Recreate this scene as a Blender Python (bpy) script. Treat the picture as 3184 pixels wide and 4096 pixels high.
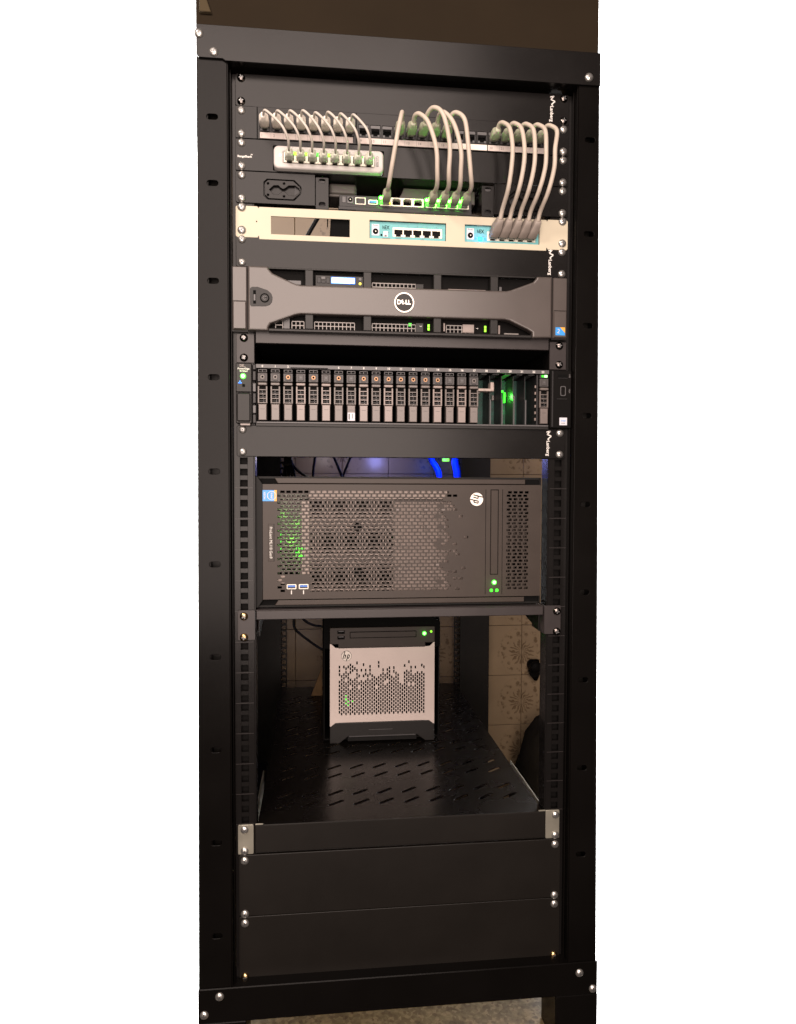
import bpy, bmesh, math, random
from mathutils import Vector, Matrix
random.seed(7)
for o in list(bpy.data.objects): bpy.data.objects.remove(o, do_unlink=True)
S = bpy.context.scene
COL = S.collection
H = 1420.0                     # millimetres from the floor to the first screw of the rack

# ------------------------------------------------------------------ camera, world, lamp, exposure
cam = bpy.data.cameras.new('camera'); camo = bpy.data.objects.new('camera', cam); COL.objects.link(camo)
cam.sensor_fit = 'HORIZONTAL'; cam.sensor_width = 36.0; cam.lens = 32.45
cam.clip_start = 0.02; cam.clip_end = 60
def _rot(rx, ry, rz):
    return Matrix.Rotation(rz, 3, 'Z') @ Matrix.Rotation(rx, 3, 'X') @ Matrix.Rotation(ry, 3, 'Y')
_R = _rot(0.03716, -0.11111, 0.003454)          # rows: right, down, forward in (x, down, depth)
_w = lambda v: Vector((v[0], v[2], -v[1]))
_r, _d, _f = _w(_R[0]), _w(_R[1]), _w(_R[2])
camo.matrix_world = Matrix(((_r.x, -_d.x, -_f.x, -0.1263), (_r.y, -_d.y, -_f.y, -1.0440), (_r.z, -_d.z, -_f.z, (H-567.45)/1000), (0, 0, 0, 1)))
S.camera = camo

world = bpy.data.worlds.new('World'); S.world = world; world.use_nodes = True
world.node_tree.nodes['Background'].inputs[0].default_value = (1.0, .92, .84, 1)
world.node_tree.nodes['Background'].inputs[1].default_value = .022     # the dim warm room, the same in every direction

def area_lamp(name, loc, aim, sx, sy, power, col):
    l = bpy.data.lights.new(name, 'AREA'); l.shape = 'RECTANGLE'; l.size = sx; l.size_y = sy; l.energy = power; l.color = col
    o = bpy.data.objects.new(name, l); COL.objects.link(o); o.location = loc
    o.rotation_euler = (Vector(aim)-Vector(loc)).to_track_quat('-Z', 'Y').to_euler()
    return o
area_lamp('room_lamp', (-0.22, -1.95, 1.50), (-0.22, 0.0, 1.30), 1.35, 2.5, 105, (1.0, 0.825, 0.735))
area_lamp('ceiling_lamp', (-1.0, -1.05, 2.15), (-0.05, 0.0, 1.05), 0.28, 0.28, 20, (1.0, 0.86, 0.75))
for lx in (-1.45, 1.70):                                      # strip lamps added out of view to light the added white backdrop
    area_lamp('added_backdrop_lamp', (lx, 1.02, 0.9), (lx, 3.0, 0.9), 0.5, 4.6, 420, (1, 1, 1))
def led_lamp(name, x, y, zd, power, col, r=0.004):
    l = bpy.data.lights.new(name, 'POINT'); l.energy = power; l.color = col; l.shadow_soft_size = r
    o = bpy.data.objects.new(name, l); COL.objects.link(o); o.location = (x/1000, y/1000, (H-zd)/1000)
    return o
S.view_settings.view_transform = 'Standard'; S.view_settings.look = 'None'; S.view_settings.exposure = 0; S.view_settings.gamma = 1

# ------------------------------------------------------------------ materials
def mat(name, col, rough=.5, metal=0, spec=.5, noise=0, nscale=60, bump=0, bscale=900, emit=0, ecol=None, trans=0):
    m = bpy.data.materials.new(name); m.use_nodes = True
    nt = m.node_tree; b = nt.nodes['Principled BSDF']
    b.inputs['Base Color'].default_value = (*col, 1); b.inputs['Roughness'].default_value = rough
    b.inputs['Metallic'].default_value = metal; b.inputs['Specular IOR Level'].default_value = spec
    if trans: b.inputs['Transmission Weight'].default_value = trans
    if emit:
        b.inputs['Emission Color'].default_value = (*(ecol or col), 1); b.inputs['Emission Strength'].default_value = emit
    if noise or bump: tc = nt.nodes.new('ShaderNodeTexCoord')
    if noise:
        n = nt.nodes.new('ShaderNodeTexNoise'); n.inputs['Scale'].default_value = nscale; n.inputs['Detail'].default_value = 6
        nt.links.new(tc.outputs['Object'], n.inputs['Vector'])
        r = nt.nodes.new('ShaderNodeMapRange'); r.inputs[1].default_value = .3; r.inputs[2].default_value = .7
        r.inputs[3].default_value = 1-noise; r.inputs[4].default_value = 1+noise
        nt.links.new(n.outputs['Fac'], r.inputs[0])
        mx = nt.nodes.new('ShaderNodeMix'); mx.data_type = 'RGBA'; mx.blend_type = 'MULTIPLY'; mx.inputs['Factor'].default_value = 1
        mx.inputs[6].default_value = (*col, 1); nt.links.new(r.outputs[0], mx.inputs[7]); nt.links.new(mx.outputs[2], b.inputs['Base Color'])
        r2 = nt.nodes.new('ShaderNodeMapRange'); r2.inputs[1].default_value = .3; r2.inputs[2].default_value = .7
        r2.inputs[3].default_value = rough*(1-noise*.5); r2.inputs[4].default_value = min(1, rough*(1+noise*.5))
        nt.links.new(n.outputs['Fac'], r2.inputs[0]); nt.links.new(r2.outputs[0], b.inputs['Roughness'])
    if bump:
        n2 = nt.nodes.new('ShaderNodeTexNoise'); n2.inputs['Scale'].default_value = bscale; n2.inputs['Detail'].default_value = 2
        nt.links.new(tc.outputs['Object'], n2.inputs['Vector'])
        bp = nt.nodes.new('ShaderNodeBump'); bp.inputs['Strength'].default_value = bump; bp.inputs['Distance'].default_value = .0004
        nt.links.new(n2.outputs['Fac'], bp.inputs['Height']); nt.links.new(bp.outputs[0], b.inputs['Normal'])
    return m
MT = dict(
 frame=mat('black_frame_paint', (0.0034, 0.0029, 0.0026), 0.25, spec=0.085, noise=0.16, nscale=9, bump=.10),
 panel=mat('black_panel_paint', (0.00638, 0.005684, 0.005452), 0.24, spec=0.17, noise=0.14, nscale=14, bump=.10),
 dpanel=mat('dull_black_paint', (0.0062, 0.0049, 0.0038), 0.45, spec=0.24, noise=0.1, nscale=12, bump=.10),
 pcb=mat('green_circuit_board', (.012, .060, .045), .45, spec=.3, noise=.5, nscale=160),
 tray=mat('black_shelf_paint', (.0046, .0038, .0032), .27, spec=.12, noise=.12, nscale=12, bump=.10),
 shelf=mat('grey_black_steel', (0.029, 0.02436, 0.02436), 0.34, spec=0.26, noise=.12, nscale=20, bump=.08),
 silver=mat('zinc_plated_bracket', (0.2898, 0.276, 0.2277), .38, metal=.6, noise=.10, nscale=40),
 zinc=mat('zinc_screw', (0.575, 0.5577, 0.529), .34, metal=.9, noise=.2, nscale=300),
 dchrome=mat('dark_chrome_screw', (.16, .14, .13), .16, metal=1),
 brass=mat('yellow_zinc_screw', (.50, .34, .16), .25, metal=1),
 recess=mat('screw_recess', (.14, .14, .14), .4, metal=.7),
 black=mat('matt_black', (.004, .004, .004), .8, spec=.05),
 void=mat('dark_plastic', (0.004, 0.0036, 0.0034), .6, spec=0.06),
 plug=mat('clear_plug', (0.58, 0.58, 0.493), .3, spec=.4),
 boot=mat('grey_cable_boot', (0.36, 0.36, 0.27), .5, spec=.3, noise=.12, nscale=90),
 bootl=mat('pale_cable_boot', (0.725, 0.667, 0.5945), .5, spec=.3, noise=.1, nscale=90),
 bootd=mat('warm_grey_boot', (0.2175, 0.1849, 0.1631), .5, spec=.3, noise=.15, nscale=90),
 cable=mat('pale_grey_cable', (0.4211, 0.3636, 0.3062), .5, spec=.3, noise=.08, nscale=60),
 thin=mat('white_thin_cable', (0.4698, 0.4242, 0.3785), .5, spec=.3, noise=.06, nscale=80),
 bcable=mat('black_cable', (.006, .006, .007), .45, spec=.2),
 blue=mat('blue_cable', (0.006, 0.09, 1), .4, spec=.3),
 white=mat('white_plastic', (0.45, 0.423, 0.405), .38, spec=.3),
 label=mat('label_card', (0.493, 0.4277, 0.3987), .6, spec=.2, noise=.08, nscale=70),
 labelw=mat('bright_label_card', (0.667, 0.609, 0.551), .6, spec=.2),
 print=mat('white_print', (0.696, 0.6728, 0.638), .6, spec=.2),
 dprint=mat('grey_print', (.16, .15, .15), .6, spec=.2),
 key=mat('port_housing', (0.01479, 0.01392, 0.01479), .4, spec=0.25),
 keyl=mat('port_lip', (0.06525, 0.06264, 0.06438), .4, spec=.4),
 ivory=mat('ivory_enamel', (0.4502, 0.4046, 0.3066), .42, spec=.3, noise=.04, nscale=12, bump=.05),
 teal=mat('teal_faceplate', (0.1232, 0.3625, 0.377), .5, spec=.3, noise=.08, nscale=120),
 metalport=mat('port_shield', (0.5887, 0.5583, 0.4771), .35, metal=.25, spec=.4),
 bezel=mat('warm_grey_bezel', (0.058, 0.04785, 0.0435), 0.3, spec=0.48, noise=.08, nscale=16, bump=.06),
 bezeld=mat('dark_grey_bezel', (0.013, 0.012, 0.0115), 0.36, spec=0.2, bump=.05),
 logo=mat('logo_silver', (0.702, 0.6435, 0.585), .3, metal=.3),
 carrier=mat('carrier_grey', (0.1059, 0.08878, 0.08071), 0.36, spec=0.45, noise=.15, nscale=70),
 carrierp=mat('carrier_pale', (0.1934, 0.1548, 0.1395), 0.36, spec=0.5, noise=.15, nscale=70),
 handle=mat('carrier_handle', (0.1165, 0.09503, 0.08763), 0.36, spec=0.5, noise=.08, nscale=40),
 handlep=mat('carrier_handle_pale', (0.1967, 0.1574, 0.1449), 0.36, spec=0.5, noise=.08, nscale=40),
 cbutton=mat('carrier_button', (0.04785, 0.0435, 0.0435), .4, spec=0.3),
 copper=mat('copper_ring', (0.22, 0.12, 0.06), .35, metal=.6),
 steel=mat('galvanised_steel', (0.1479, 0.1348, 0.1261), .4, metal=.3, spec=.5, noise=.2, nscale=80),
 tower=mat('tower_bezel', (0.03612, 0.02767, 0.02305), 0.38, spec=0.2, noise=.08, nscale=30, bump=.08),
 towerd=mat('tower_shell', (0.0045, 0.0042, 0.004), 0.5, spec=0.15, bump=.06),
 inner=mat('inner_metal', (0.2839, 0.2308, 0.2043), .45, metal=.2, noise=.3, nscale=90),
 silverf=mat('silver_face', (0.53, 0.455, 0.42), 0.36, metal=.25, spec=0.5, noise=.04, nscale=20),
 usb=mat('usb_blue', (0.0348, 0.1392, 0.4872), .4, spec=.4),
 stblue=mat('sticker_blue', (0.0203, 0.2436, 0.6293), .4),
 storange=mat('sticker_orange', (0.6525, 0.3132, 0.0348), .4),
 stwhite=mat('sticker_white', (0.5184, 0.5184, 0.5655), .5),
 tile=None, grout=mat('grout', (.10, .075, .05), .9, spec=.1, noise=.2, nscale=30),
 brown=mat('brown_plaster', (0.03226, 0.02297, 0.01417), .8, spec=.1, noise=.14, nscale=3, bump=.2, bscale=120),
 cream=mat('cream_trim', (0.09947, 0.0746, 0.04263), .7, spec=.1),
 bag=mat('dark_cloth', (.014, .012, .009), .9, spec=.05, noise=.3, nscale=14, bump=.5, bscale=200),
 board=mat('fibre_board', (.16, .10, .05), .8, spec=.1, noise=.2, nscale=40),
 adapter=mat('grey_adapter', (0.06525, 0.05742, 0.0522), .5, spec=.3),
 green=mat('green_led', (.02, .3, .02), .4, emit=1.2, ecol=(.05, 1, .02)),
 greenh=mat('green_led_hot', (.02, .3, .02), .4, emit=2.2, ecol=(.05, 1, .02)),
 greenw=mat('green_led_core', (.3, .9, .3), .4, emit=1.5, ecol=(.50, 1, .42)),
 lime=mat('lime_led', (.2, .6, .02), .4, emit=1.2, ecol=(.30, 1, .02)),
 yellow=mat('amber_led', (.6, .6, .02), .4, emit=1.2, ecol=(.9, .75, .05)),
 cyan=mat('blue_led_or_fill', (.02, .4, .9), .4, emit=1.3, ecol=(.0, .45, 1)),
 bluel=mat('dim_blue_led', (.02, .2, .9), .4, emit=1, ecol=(.02, .25, 1)),
 iceled=mat('white_led', (.7, .9, 1), .4, emit=1.5, ecol=(.7, .93, 1)),
 lcd=mat('lcd_screen', (.6, .75, 1), .4, emit=1.5, ecol=(.66, .84, 1)),
 lcdb=mat('lcd_border', (.02, .2, .7), .4, emit=.9, ecol=(.02, .25, 1)),
)

# ------------------------------------------------------------------ mesh building (all lengths in mm; z is written as the distance DOWN from the first screw)
def P(x, y, zd): return Vector((x/1000, y/1000, (H-zd)/1000))
class M:
    def __init__(s): s.bm = bmesh.new(); s.mats = []
    def mi(s, m):
        m = MT[m] if isinstance(m, str) else m
        if m not in s.mats: s.mats.append(m)
        return s.mats.index(m)
    def faces(s, vs, fs, m):
        i = s.mi(m); bv = [s.bm.verts.new(v) for v in vs]
        out = []
        for f in fs:
            try: fc = s.bm.faces.new([bv[k] for k in f])
            except ValueError: continue
            fc.material_index = i; out.append(fc)
        return out
    def box(s, x0, x1, y0, y1, z0, z1, m, bev=0, seg=1):
        vs = [P(x, y, z) for x in (x0, x1) for y in (y0, y1) for z in (z1, z0)]
        fs = [(0, 1, 3, 2), (4, 6, 7, 5), (0, 4, 5, 1), (2, 3, 7, 6), (0, 2, 6, 4), (1, 5, 7, 3)]
        out = s.faces(vs, fs, m)
        if bev:
            es = list({e for f in out for e in f.edges})
            r = bmesh.ops.bevel(s.bm, geom=es, offset=bev/1000, segments=seg, affect='EDGES', profile=.5)
            for f in r['faces']: f.material_index = s.mi(m)
        return s
    def prism(s, pts, y0, y1, m, bev=0, seg=2):       # pts (x, zd) drawn clockwise or not, front at y0
        a = sum(pts[i][0]*pts[(i+1) % len(pts)][1]-pts[(i+1) % len(pts)][0]*pts[i][1] for i in range(len(pts)))
        if a < 0: pts = pts[::-1]
        n = len(pts)
        vs = [P(x, y0, z) for x, z in pts]+[P(x, y1, z) for x, z in pts]
        fs = [tuple(range(n-1, -1, -1)), tuple(range(n, 2*n))]+[(i, (i+1) % n, n+(i+1) % n, n+i) for i in range(n)]
        out = s.faces(vs, fs, m)
        bmesh.ops.recalc_face_normals(s.bm, faces=out)
        if bev:
            front = out[0]; 
            es = list(front.edges)
            r = bmesh.ops.bevel(s.bm, geom=es, offset=bev/1000, segments=seg, affect='EDGES', profile=.5)
            for f in r['faces']: f.material_index = s.mi(m)
        return s
    def cyl(s, x, y0, y1, zd, r, m, n=20, r2=None, dome=0):
        r2 = r if r2 is None else r2
        ring = lambda y, rr: [P(x+rr*math.cos(2*math.pi*k/n), y, zd+rr*math.sin(2*math.pi*k/n)) for k in range(n)]
        vs = ring(y1, r)+ring(y0, r2); fs = [(i, (i+1) % n, n+(i+1) % n, n+i) for i in range(n)]
        if dome:
            vs += ring(y0-dome*.6, r2*.75)+ring(y0-dome, r2*.3)
            for b in (1, 2): fs += [(b*n+i, b*n+(i+1) % n, (b+1)*n+(i+1) % n, (b+1)*n+i) for i in range(n)]
            fs += [tuple(range(3*n, 4*n))]
        else: fs += [tuple(range(n, 2*n))]
        out = s.faces(vs, fs, m); bmesh.ops.recalc_face_normals(s.bm, faces=out)
        return s
    def ring(s, x, y0, y1, zd, ro, ri, m, n=32):
        vs = []; fs = []
        for k in range(n):
            c, q = math.cos(2*math.pi*k/n), math.sin(2*math.pi*k/n)
            vs += [P(x+ro*c, y1, zd+ro*q), P(x+ro*c, y0, zd+ro*q), P(x+ri*c, y0, zd+ri*q), P(x+ri*c, y1, zd+ri*q)]
            a, b = 4*k, 4*((k+1) % n)
            fs += [(a+j, b+j, b+j+1, a+j+1) for j in range(3)]
        out = s.faces(vs, fs, m); bmesh.ops.recalc_face_normals(s.bm, faces=out)
        return s
    def tube(s, pts, r, m, n=8, sub=7):
        pts = [Vector(p) for p in pts]; q = [2*pts[0]-pts[1]]+pts+[2*pts[-1]-pts[-2]]; path = []
        for i in range(1, len(q)-2):
            for k in range(sub):
                t = k/sub; a, b, c, d = q[i-1:i+3]
                path.append(.5*((2*b)+(c-a)*t+(2*a-5*b+4*c-d)*t*t+(3*b-a-3*c+d)*t**3))
        path.append(pts[-1]); vs = []; up = Vector((1, 0, 0.01))
        for i, p in enumerate(path):
            tg = (path[min(i+1, len(path)-1)]-path[max(i-1, 0)]).normalized()
            u = (up-tg*up.dot(tg)).normalized(); v = tg.cross(u); up = u
            rr = r[0]+(r[1]-r[0])*i/(len(path)-1) if isinstance(r, tuple) else r
            for k in range(n):
                w = p+(u*math.cos(2*math.pi*k/n)+v*math.sin(2*math.pi*k/n))*rr; vs.append(P(*w))
        L = len(path)
        fs = [(i*n+k, i*n+(k+1) % n, (i+1)*n+(k+1) % n, (i+1)*n+k) for i in range(L-1) for k in range(n)]+[tuple(range(n)), tuple(range((L-1)*n, L*n))]
        out = s.faces(vs, fs, m); bmesh.ops.recalc_face_normals(s.bm, faces=out)
        for f in out: f.smooth = True
        return s
    def loft(s, secs, m, n=16, e=5.5, tilt=(0, 0)):   # secs: (centre(x,y,zd), half width, half height) along a path
        vs = []
        for c, w, h in secs:
            for k in range(n):
                a = 2*math.pi*k/n; ca, sa = math.cos(a), math.sin(a)
                x = w*math.copysign(abs(ca)**(2/e), ca); z = h*math.copysign(abs(sa)**(2/e), sa)
                vs.append(P(c[0]+x, c[1]+z*tilt[0], c[2]+z))
        L = len(secs)
        fs = [(i*n+k, i*n+(k+1) % n, (i+1)*n+(k+1) % n, (i+1)*n+k) for i in range(L-1) for k in range(n)]+[tuple(range(n)), tuple(range((L-1)*n, L*n))]
        out = s.faces(vs, fs, m); bmesh.ops.recalc_face_normals(s.bm, faces=out)
        for f in out: f.smooth = True
        return s
    def mesh(s, me, m):                               # add another mesh (already in world metres)
        i = s.mi(m); n0 = len(s.bm.faces); s.bm.from_mesh(me); s.bm.faces.ensure_lookup_table()
        for f in s.bm.faces[n0:]: f.material_index = i
        return s
    def build(s, name, parent=None):
        me = bpy.data.meshes.new(name); 
        o = bpy.data.objects.new(name, me); COL.objects.link(o)
        if parent is not None:
            o.parent = parent
            org = org_of(parent)
            if org: bmesh.ops.translate(s.bm, verts=s.bm.verts, vec=-org)
        s.bm.to_mesh(me); s.bm.free()
        for m in s.mats: me.materials.append(m)
        return o
def org_of(o):
    v = Vector((0, 0, 0))
    while o is not None: v += o.location; o = o.parent
    return v
def thing(name, label, cat, base, group=None):
    o = bpy.data.objects.new(name, None); COL.objects.link(o); o.location = P(*base); o.empty_display_size = .02
    return tag(o, label, cat, group)
def tag(o, label, cat, group=None):
    o['label'] = label; o['category'] = cat
    if group: o['group'] = group
    return o
def share(src, parent, dx=0, dy=0, dzd=0):            # a copy of a part that shares its mesh
    c = src.copy(); COL.objects.link(c); c.parent = parent
    c.location = org_of(src)-org_of(parent)+Vector((dx/1000, dy/1000, -dzd/1000))
    return c
def plate(outer, holes, y0, y1, bev=0.4):             # flat sheet with real openings; outlines in (x, zd)
    cu = bpy.data.curves.new('sheet', 'CURVE'); cu.dimensions = '2D'; cu.fill_mode = 'BOTH'
    for ring in [outer]+holes:
        sp = cu.splines.new('POLY'); sp.points.add(len(ring)-1); sp.use_cyclic_u = True
        for p, (x, z) in zip(sp.points, ring): p.co = (x/1000, (H-z)/1000, 0, 1)
    t = abs(y1-y0)/2; b = min(bev, t*.8)
    cu.extrude = (t-b)/1000; cu.bevel_depth = b/1000; cu.bevel_resolution = 1; cu.offset = -b/1000
    o = bpy.data.objects.new('sheet', cu); me = bpy.data.meshes.new_from_object(o)
    me.transform(Matrix.Translation((0, (y0+y1)/2000, 0)) @ Matrix.Rotation(math.pi/2, 4, 'X'))
    bpy.data.objects.remove(o); bpy.data.curves.remove(cu)
    return me
def rrect(x0, x1, z0, z1, r=1.5, n=3):
    pts = []
    for cx, cz, a in ((x1-r, z0+r, -90), (x1-r, z1-r, 0), (x0+r, z1-r, 90), (x0+r, z0+r, 180)):
        for k in range(n+1):
            t = math.radians(a+90*k/n); pts.append((cx+r*math.cos(t), cz+r*math.sin(t)))
    return pts
def text(s, size, x, zd, y, rot=0, align='CENTER', bold=0, shear=0, sx=1):
    cu = bpy.data.curves.new('lettering', 'FONT'); cu.body = s; cu.size = size/1000; cu.align_x = align; cu.align_y = 'CENTER'
    cu.extrude = .00012; cu.offset = bold/1000; cu.shear = shear; cu.resolution_u = 3
    o = bpy.data.objects.new('lettering', cu); me = bpy.data.meshes.new_from_object(o)
    me.transform(Matrix.Translation(P(x, y, zd)) @ Matrix.Rotation(math.pi/2, 4, 'X') @ Matrix.Rotation(math.radians(rot), 4, 'Z') @ Matrix.Scale(sx, 4, (1, 0, 0)))
    bpy.data.objects.remove(o); bpy.data.curves.remove(cu)
    return me
_proto = {}
def screw(parent, x, y, zd, kind='zinc', r=5.7):
    key = (kind, r)
    if key not in _proto:
        m = M(); n = 20
        m.cyl(0, -1.0, 0, H, r*1.0, kind, n, r2=r*.97, dome=2.4)
        for a in (35, 125):
            c, q = math.cos(math.radians(a)), math.sin(math.radians(a)); L, w = r*.52, r*.13
            pts = [(c*L-q*w, q*L+c*w), (-c*L-q*w, -q*L+c*w), (-c*L+q*w, -q*L-c*w), (c*L+q*w, q*L-c*w)]
            m.prism([(px, H+pz) for px, pz in pts], -3.55, -2.0, 'recess')
        o = m.build('screw'); _proto[key] = o.data; bpy.data.objects.remove(o)
        for p in _proto[key].polygons: p.use_smooth = p.material_index == 0
    o = bpy.data.objects.new('screw', _proto[key]); COL.objects.link(o); o.parent = parent
    o.location = P(x, y, zd)-org_of(parent); o.rotation_euler = (0, random.uniform(0, 3), 0)
    return o

# ------------------------------------------------------------------ setting: floor, tiled wall, upper wall
def floor():
    m = bpy.data.materials.new('terrazzo'); m.use_nodes = True; nt = m.node_tree; b = nt.nodes['Principled BSDF']
    tc = nt.nodes.new('ShaderNodeTexCoord'); v = nt.nodes.new('ShaderNodeTexVoronoi'); v.inputs['Scale'].default_value = 170; v.inputs['Randomness'].default_value = 1
    n = nt.nodes.new('ShaderNodeTexNoise'); n.inputs['Scale'].default_value = 75; n.inputs['Detail'].default_value = 8
    nt.links.new(tc.outputs['Object'], n.inputs['Vector']); nt.links.new(tc.outputs['Object'], v.inputs['Vector'])
    sep = nt.nodes.new('ShaderNodeSeparateColor'); nt.links.new(v.outputs['Color'], sep.inputs[0])
    cr = nt.nodes.new('ShaderNodeValToRGB'); e = cr.color_ramp.elements
    e[0].position = 0; e[0].color = (.02, .012, .007, 1); e[1].position = .2; e[1].color = (.085, .058, .027, 1)
    for p, c in ((.5, (.15, .11, .052, 1)), (.75, (.24, .175, .09, 1)), (.93, (.05, .02, .012, 1))):
        k = e.new(p); k.color = c
    mx = nt.nodes.new('ShaderNodeMath'); mx.operation = 'MULTIPLY_ADD'; mx.inputs[1].default_value = 1.0
    nt.links.new(n.outputs['Fac'], mx.inputs[0])
    m2 = nt.nodes.new('ShaderNodeMath'); m2.operation = 'MULTIPLY_ADD'; m2.inputs[1].default_value = .5; m2.inputs[2].default_value = -.24
    nt.links.new(sep.outputs[0], m2.inputs[0]); nt.links.new(m2.outputs[0], mx.inputs[2])
    nt.links.new(mx.outputs[0], cr.inputs[0]); nt.links.new(cr.outputs[0], b.inputs['Base Color']); b.inputs['Roughness'].default_value = .45
    f = M(); pl = [(-280, -50), (262, -50), (622, 950), (-436, 950)]
    vs = [P(x, y, H) for x, y in pl]+[P(x, y, H+20) for x, y in pl]
    f.faces(vs, [(0, 1, 2, 3), (7, 6, 5, 4), (0, 4, 5, 1), (1, 5, 6, 2), (2, 6, 7, 3), (3, 7, 4, 0)], m); o = f.build('floor'); o['kind'] = 'structure'
floor()

m = M(); m.box(-2900, 3100, 2100, 2110, H-3900, H+2300, mat('added_white_backdrop', (.86, .86, .86), .9, spec=.1)); o = m.build('backdrop'); o['kind'] = 'structure'  # added backdrop, no wall of the room; its lamps turn the sides white

def tile_material(flip):
    m = bpy.data.materials.new('flowered_tile'); m.use_nodes = True; nt = m.node_tree; b = nt.nodes['Principled BSDF']
    N, Lk = nt.nodes.new, nt.links.new
    def math_(op, a, c=None, d=None):
        k = N('ShaderNodeMath'); k.operation = op
        for i, v in enumerate((a, c, d)):
            if v is None: continue
            if isinstance(v, (int, float)): k.inputs[i].default_value = v
            else: Lk(v, k.inputs[i])
        return k.outputs[0]
    tc = N('ShaderNodeTexCoord'); sp = N('ShaderNodeSeparateXYZ')
    nw = N('ShaderNodeTexNoise'); nw.inputs['Scale'].default_value = 45; nw.inputs['Detail'].default_value = 3; Lk(tc.outputs['Object'], nw.inputs['Vector'])
    nv = N('ShaderNodeVectorMath'); nv.operation = 'MULTIPLY_ADD'; nv.inputs[1].default_value = (.024, 0, .024); Lk(nw.outputs['Color'], nv.inputs[0]); Lk(tc.outputs['Object'], nv.inputs[2]); Lk(nv.outputs[0], sp.inputs[0])
    x = math_('ABSOLUTE', math_('SUBTRACT', sp.outputs[0], (.07625 if not flip else -.05225)))   # distance from the joint the motif straddles
    z = math_('SUBTRACT', sp.outputs[2], .006)
    r = math_('SQRT', math_('ADD', math_('MULTIPLY', x, x), math_('MULTIPLY', z, z))); a = math_('ARCTAN2', z, x)
    nz = N('ShaderNodeTexNoise'); nz.inputs['Scale'].default_value = 90; nz.inputs['Detail'].default_value = 4; Lk(tc.outputs['Object'], nz.inputs['Vector'])
    band = lambda v, lo, hi, s: math_('MULTIPLY', N_sm(v, lo-s, lo+s), math_('SUBTRACT', 1, N_sm(v, hi-s, hi+s)))
    def N_sm(v, lo, hi):
        k = N('ShaderNodeMapRange'); k.interpolation_type = 'SMOOTHSTEP'; k.inputs[1].default_value = lo; k.inputs[2].default_value = hi; Lk(v, k.inputs[0]); return k.outputs[0]
    # dark palm fan near the joint
    ln = math_('MULTIPLY_ADD', math_('SINE', math_('MULTIPLY', a, 17)), .008, .0285)
    fan = math_('MULTIPLY', math_('SUBTRACT', 1, N_sm(math_('SUBTRACT', r, ln), -.003, .003)), N_sm(r, .004, .009))
    fan = math_('MULTIPLY', fan, N_sm(math_('SINE', math_('MULTIPLY', a, 17)), -.8, .3))
    # ring of small blossoms
    vo = N('ShaderNodeTexVoronoi'); vo.inputs['Scale'].default_value = 75; Lk(tc.outputs['Object'], vo.inputs['Vector'])
    blo = math_('MULTIPLY', band(r, .046, .066, .007), math_('MULTIPLY', N_sm(nz.outputs['Fac'], .40, .52), math_('SUBTRACT', 1, N_sm(vo.outputs['Distance'], .30, .55))))
    # thin arch line
    arc = math_('MULTIPLY', band(math_('SQRT', math_('ADD', math_('MULTIPLY', x, x), math_('MULTIPLY', math_('MULTIPLY', z, .75), z))), .0635, .066, .0012), .10)
    ink = math_('MAXIMUM', math_('MULTIPLY', fan, math_('MULTIPLY_ADD', nz.outputs['Fac'], 1.1, .15)), math_('MAXIMUM', math_('MULTIPLY', blo, .75), arc))
    mx = N('ShaderNodeMix'); mx.data_type = 'RGBA'; mx.inputs[6].default_value = (.32, .235, .145, 1); mx.inputs[7].default_value = (.11, .070, .034, 1); Lk(ink, mx.inputs[0])
    n2 = N('ShaderNodeTexNoise'); n2.inputs['Scale'].default_value = 12; Lk(tc.outputs['Object'], n2.inputs['Vector'])
    m2 = N('ShaderNodeMix'); m2.data_type = 'RGBA'; m2.blend_type = 'MULTIPLY'; m2.inputs[0].default_value = .35
    Lk(mx.outputs[2], m2.inputs[6]); Lk(n2.outputs['Fac'], m2.inputs[7]); Lk(m2.outputs[2], b.inputs['Base Color'])
    b.inputs['Roughness'].default_value = .28; b.inputs['Specular IOR Level'].default_value = .35
    return m
def tiled_wall():
    W = 950
    t = thing('tiled_wall', 'cream wall of flowered tiles standing behind the rack', 'wall', (100, W, H))
    g = M(); g.box(-424, 630, W+2, W+60, -330, H, 'grout'); g.build('grout_backing', t)
    protos = []
    for flip in (0, 1):
        m = M(); m.box(-63.7, 63.7, -4, 4, H-71.2, H+71.2, tile_material(flip), bev=.8)
        o = m.build('tile'); protos.append(o.data); bpy.data.objects.remove(o)
    x0 = 454-128.5*7-64.25; n = 0
    for i in range(-1, 10):
        for j in range(0, 12):
            cx = x0+128.5*i; cz = 1254.5+71-143.6*j+ (0)
            if cx-63 < -440 or cx+63 > 650: continue
            if cz-71 < -330 or cz+71 > H: continue
            o = bpy.data.objects.new('tile', protos[(i+1) % 2]); COL.objects.link(o); o.parent = t
            o.location = P(cx, W, cz)-org_of(t); o.rotation_euler = (random.uniform(-.003, .003), 0, random.uniform(-.003, .003))
    return t
tiled_wall()
def upper_wall():
    m = M(); m.box(-439, 641, 900, 930, -860, -335, 'brown', bev=2); m.box(-439, 641, 905, 935, -335, -300, 'cream')
    tag(m.build('upper_wall'), 'plain brown wall rising above the top of the rack', 'wall')
upper_wall()
m = M(); m.prism([(-428, -735), (-407, -722), (-414, -690), (-398, -645), (-428, -645)], 884, 896, 'cream', bev=3); tag(m.build('hanging_cloth'), 'small pale cloth hanging on the wall above the left corner', 'cloth')

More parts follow.
